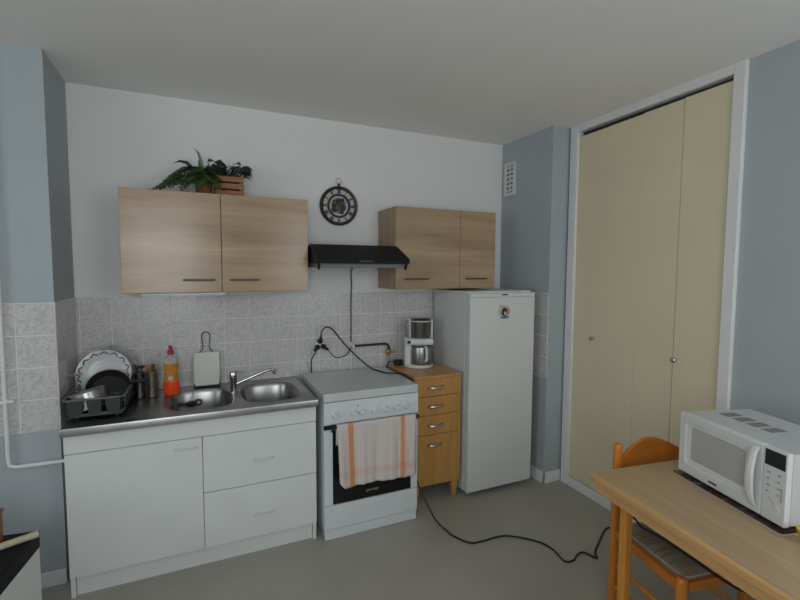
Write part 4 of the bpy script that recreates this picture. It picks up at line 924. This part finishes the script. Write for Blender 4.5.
for (a, b_) in (((0, 0), (-0.012, -CDp)), ((CW, 0), (CW+0.012, -CDp))):
    chr_.add('seat_rail', M().prism([(a[0]-0.011, a[1]-0.01), (a[0]+0.011, a[1]-0.01), (b_[0]+0.011, b_[1]+0.01), (b_[0]-0.011, b_[1]+0.01)], 'z', 0.365, 0.403), m_pinex)
    for z in (0.14, 0.24): chr_.add('stretcher', M().cyl((a[0], a[1], z), (b_[0], b_[1], z+0.01), 0.0095, 10), m_pine)
for y in (0.0, -CDp): chr_.add('seat_rail', box(0.01, CW-0.01, y-0.011, y+0.011, 0.365, 0.403, 0.002), m_pinex)
for y, z in ((0.0, 0.30), (-CDp, 0.20)): chr_.add('stretcher', M().cyl((0.0, y, z), (CW, y, z), 0.0095, 10), m_pine)
def seat_material():
    m, nt, p = new_mat('grey_woven_rush')
    v = coords(nt, (6, 60, 1)); a = noise(nt, v, 1.0, 4, 0.6)
    out = ramp(nt, a, [(0.3, (0.15, 0.135, 0.10)), (0.7, (0.33, 0.30, 0.24))]); nt.links.new(out, p.inputs['Base Color']); p.inputs['Roughness'].default_value = 0.8
    bump(nt, a, p, 0.4, 0.003); return m
st_ = M(); rows = []
for inset, z in ((0.0, 0.404), (0.0, 0.414), (0.008, 0.419), (0.03, 0.422)):
    rows.append([(x, y, z) for x, y in rr_poly(0.006+inset, CW-0.006-inset, -CDp+0.004+inset, -0.02-inset, 0.02)])
vv = st_.grid(rows, True); st_.bm.faces.new(list(reversed(vv[0]))); st_.bm.faces.new(vv[-1])
seat = chr_.add('seat', st_, seat_material(), label='grey-brown woven seat')
chr_.add('piping', M().tube([(x, y, 0.4155) for x, y in rr_poly(0.005, CW-0.005, -CDp+0.003, -0.019, 0.02)], 0.0028, 6, closed=True), mat('pale_piping', (0.45, 0.42, 0.36), 0.7), seat)

MR = math.radians(-15.3)
mat_c = (2.350, -1.852, TZ)
pm = Thing('placemat', 'dark patterned placemat with a pale edge under the microwave', 'placemat', mat_c, MR, local=True)
def mat_print():
    m, nt, p = new_mat('patterned_placemat')
    v = coords(nt, (9, 9, 9)); a = noise(nt, v, 1.0, 3, 0.6, 1.5)
    out = ramp(nt, a, [(0.36, (0.02, 0.02, 0.02)), (0.46, (0.10, 0.045, 0.03)), (0.56, (0.06, 0.06, 0.055)), (0.66, (0.26, 0.23, 0.19))]); nt.links.new(out, p.inputs['Base Color']); p.inputs['Roughness'].default_value = 0.25
    return m
pb = pm.add('border', M().prism(rr_poly(-0.012, 0.36, -0.448, 0.010, 0.012), 'z', 0.0008, 0.0028), mat('pale_mat_edge', (0.50, 0.44, 0.38), 0.35))
pm.add('print', M().prism(rr_poly(-0.007, 0.353, -0.443, 0.005, 0.010), 'z', 0.003, 0.0036), mat_print(), pb)
MWW, MWD, MWH, MF = 0.430, 0.32, 0.234, 0.012
mw = Thing('microwave_oven', 'white microwave oven with a curved door handle and black display', 'microwave', (2.364, -1.858, TZ+0.0037), MR, local=True)
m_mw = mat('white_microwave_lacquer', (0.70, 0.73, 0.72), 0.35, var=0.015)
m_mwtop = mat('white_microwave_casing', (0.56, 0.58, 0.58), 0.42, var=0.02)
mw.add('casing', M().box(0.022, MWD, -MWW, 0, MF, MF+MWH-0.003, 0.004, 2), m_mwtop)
for x in (0.05, MWD-0.04):
    for y in (-0.05, -MWW+0.05): mw.add('foot', M().lathe([(0.013, 0), (0.014, MF)], (x, y, 0), 12), m_black)
DWd = 0.350
dm = M(); fz0, fz1 = MF-0.002, MF+MWH
# door: outer frame, stepped recess, window
def rect_rows(y0, y1, z0, z1, x, r): return [(x, a, b_) for a, b_ in rr_poly(y0, y1, z0, z1, r, 5)]
rows = [rect_rows(-DWd, -0.0005, fz0, fz1, 0.021, 0.005), rect_rows(-DWd, -0.0005, fz0, fz1, 0.003, 0.005), rect_rows(-DWd+0.003, -0.0035, fz0+0.003, fz1-0.003, 0.0, 0.005),
        rect_rows(-DWd+0.048, -0.030, fz0+0.038, fz1-0.028, 0.0, 0.018), rect_rows(-DWd+0.052, -0.034, fz0+0.042, fz1-0.032, 0.006, 0.016), rect_rows(-DWd+0.066, -0.048, fz0+0.056, fz1-0.046, 0.007, 0.010), rect_rows(-DWd+0.069, -0.051, fz0+0.059, fz1-0.049, 0.010, 0.008)]
vv = dm.grid(rows, True); dm.bm.faces.new(vv[0])
door = mw.add('door', dm, m_mw)
mw.add('window', M().prism(rr_poly(-DWd+0.069, -0.051, fz0+0.059, fz1-0.049, 0.008, 5), 'x', 0.009, 0.012), mat('grey_window_screen', (0.47, 0.47, 0.45), 0.35, var=0.05, vscale=300), door, 'grey mesh window')
hm = M(); hy = -DWd+0.026; rows = []
for i in range(17):
    t = i/16; z = fz0+0.020+(fz1-fz0-0.034)*t; bow = math.sin(PI*t); x = -0.003-0.030*bow**0.7; wd = 0.013+0.002*bow
    yy = hy+0.004*math.cos(PI*t)*0 - 0.006*bow
    rows.append([(x+0.006, yy-wd, z), (x, yy-wd*0.7, z), (x-0.003, yy, z), (x, yy+wd*0.7, z), (x+0.006, yy+wd, z), (x+0.008, yy, z)])
vv = hm.grid(rows, True); hm.bm.faces.new(vv[0]); hm.bm.faces.new(vv[-1])
mw.add('handle', hm, m_mw, door, 'curved white handle')
lg = M()
for k in range(7): lg.box(-0.0006, 0.001, -0.152-k*0.0052, -0.148-k*0.0052, fz0+0.013, fz0+0.021)
mw.add('emblem', lg, m_black, door, 'tiny dark maker mark')
cp = mw.add('control_panel', M().box(0.0, 0.021, -MWW, -DWd-0.002, fz0, fz1, 0.003, 2), m_mw)
mw.add('display', box(-0.0012, 0.001, -MWW+0.006, -DWd-0.008, fz1-0.058, fz1-0.007, 0.0005), m_glassblk, cp, 'black display')
m_btn = mat('grey_print', (0.34, 0.35, 0.36), 0.5)
for k in range(4):
    for j in range(2):
        y = -DWd-0.022-j*0.034; z = fz1-0.080-k*0.021
        mw.add('button', box(-0.0010, 0.0008, y-0.006+0.003*(k % 2), y+0.005, z-0.003, z+0.003, 0.0006), m_btn, cp)
mw.add('start_button', M().lathe([(0.013, 0), (0.012, 0.003)], n=18).xf(Matrix.Translation((0.0, -DWd-0.050, fz0+0.045)) @ Matrix.Rotation(-PI/2, 4, 'Y')), m_plast, cp)
mw.add('printed_arc', M().tube([(-0.0006, -DWd-0.020-0.026*math.sin(a), fz0+0.045+0.030*math.cos(a)) for a in [0.2+0.2*i for i in range(8)]], 0.0012, 5), m_btn, cp)
mw.add('side_print', box(-0.0008, 0.0008, -MWW+0.012, -MWW+0.016, fz0+0.075, fz0+0.120), m_btn, cp)
for k in range(4):
    y = -0.062-k*0.058
    g = M()
    for q in range(9): g.box(0.135+q*0.008, 0.140+q*0.008, y-0.021, y+0.021, MF+MWH-0.0032, MF+MWH-0.0022)
    mw.add('vent', g, mat('grey_vent', (0.26, 0.26, 0.26), 0.6), label='grey slotted air vent')

ec = Thing('egg_cup', 'small yellow cup on the table at the right frame edge', 'cup', (2.243, -2.338, TZ+0.0005))
ec.add('bowl', M().lathe([(0.012, 0.016), (0.024, 0.024), (0.030, 0.045), (0.027, 0.045), (0.021, 0.027), (0.008, 0.021)], (2.243, -2.338, TZ+0.0005), 24), mat('yellow_glaze_cup', (0.62, 0.42, 0.06), 0.35))
ec.add('foot', M().lathe([(0.021, 0.0), (0.018, 0.004), (0.009, 0.010), (0.010, 0.016)], (2.243, -2.338, TZ+0.0005), 24), mat('yellow_glaze_foot', (0.60, 0.40, 0.06), 0.35))

# ------------------------------------------------------------------ low cabinet at the left edge
lc = Thing('low_cabinet', 'low white cabinet with a thick black top at the left edge', 'cabinet', (0.020, -0.842, 0), math.radians(-8), local=True)
lc.add('worktop', box(-0.60, 0.0, -0.90, 0.0, 0.432, 0.500, 0.004), mat('black_laminate', (0.010, 0.010, 0.011), 0.6, spec=0.2))
b = M(); b.box(-0.59, -0.022, -0.89, -0.006, 0.05, 0.4315, 0.002); b.box(-0.57, -0.04, -0.87, -0.03, 0, 0.05)
lc.add('body', b, m_lam)
lc.add('side_panel', box(-0.0215, -0.002, -0.892, -0.004, 0.0, 0.4315, 0.002), m_lam)
tk = Thing('rolling_pin', 'pale wooden rolling pin lying on the black cabinet top', 'rolling pin', (-0.05, -0.90, 0.50))
m_palew = wood('pale_wood', lin((168, 158, 130)), lin((200, 190, 164)), 'x', 3, 20, 0.6)
tk.add('handle', M().tube([(-0.115, -0.962, 0.514), (0.030, -0.899, 0.514)], 0.0130, 12), m_palew)
tk.add('roller', M().tube([(-0.36, -1.069, 0.528), (-0.108, -0.959, 0.528)], 0.027, 18), m_palew)
wb = Thing('wooden_box', 'brown wooden box standing at the rear of the black cabinet top', 'box', (-0.25, -0.87, 0.50))
wb.add('box', box(-0.33, -0.084, -0.905, -0.868, 0.501, 0.615, 0.003), wood('brown_wood', lin((110, 62, 28)), lin((150, 90, 44)), 'z', 2, 18))
wb.add('lid', box(-0.335, -0.080, -0.908, -0.865, 0.6155, 0.627, 0.002), wood('brown_wood_lid', lin((110, 62, 28)), lin((150, 90, 44)), 'x', 2, 18))
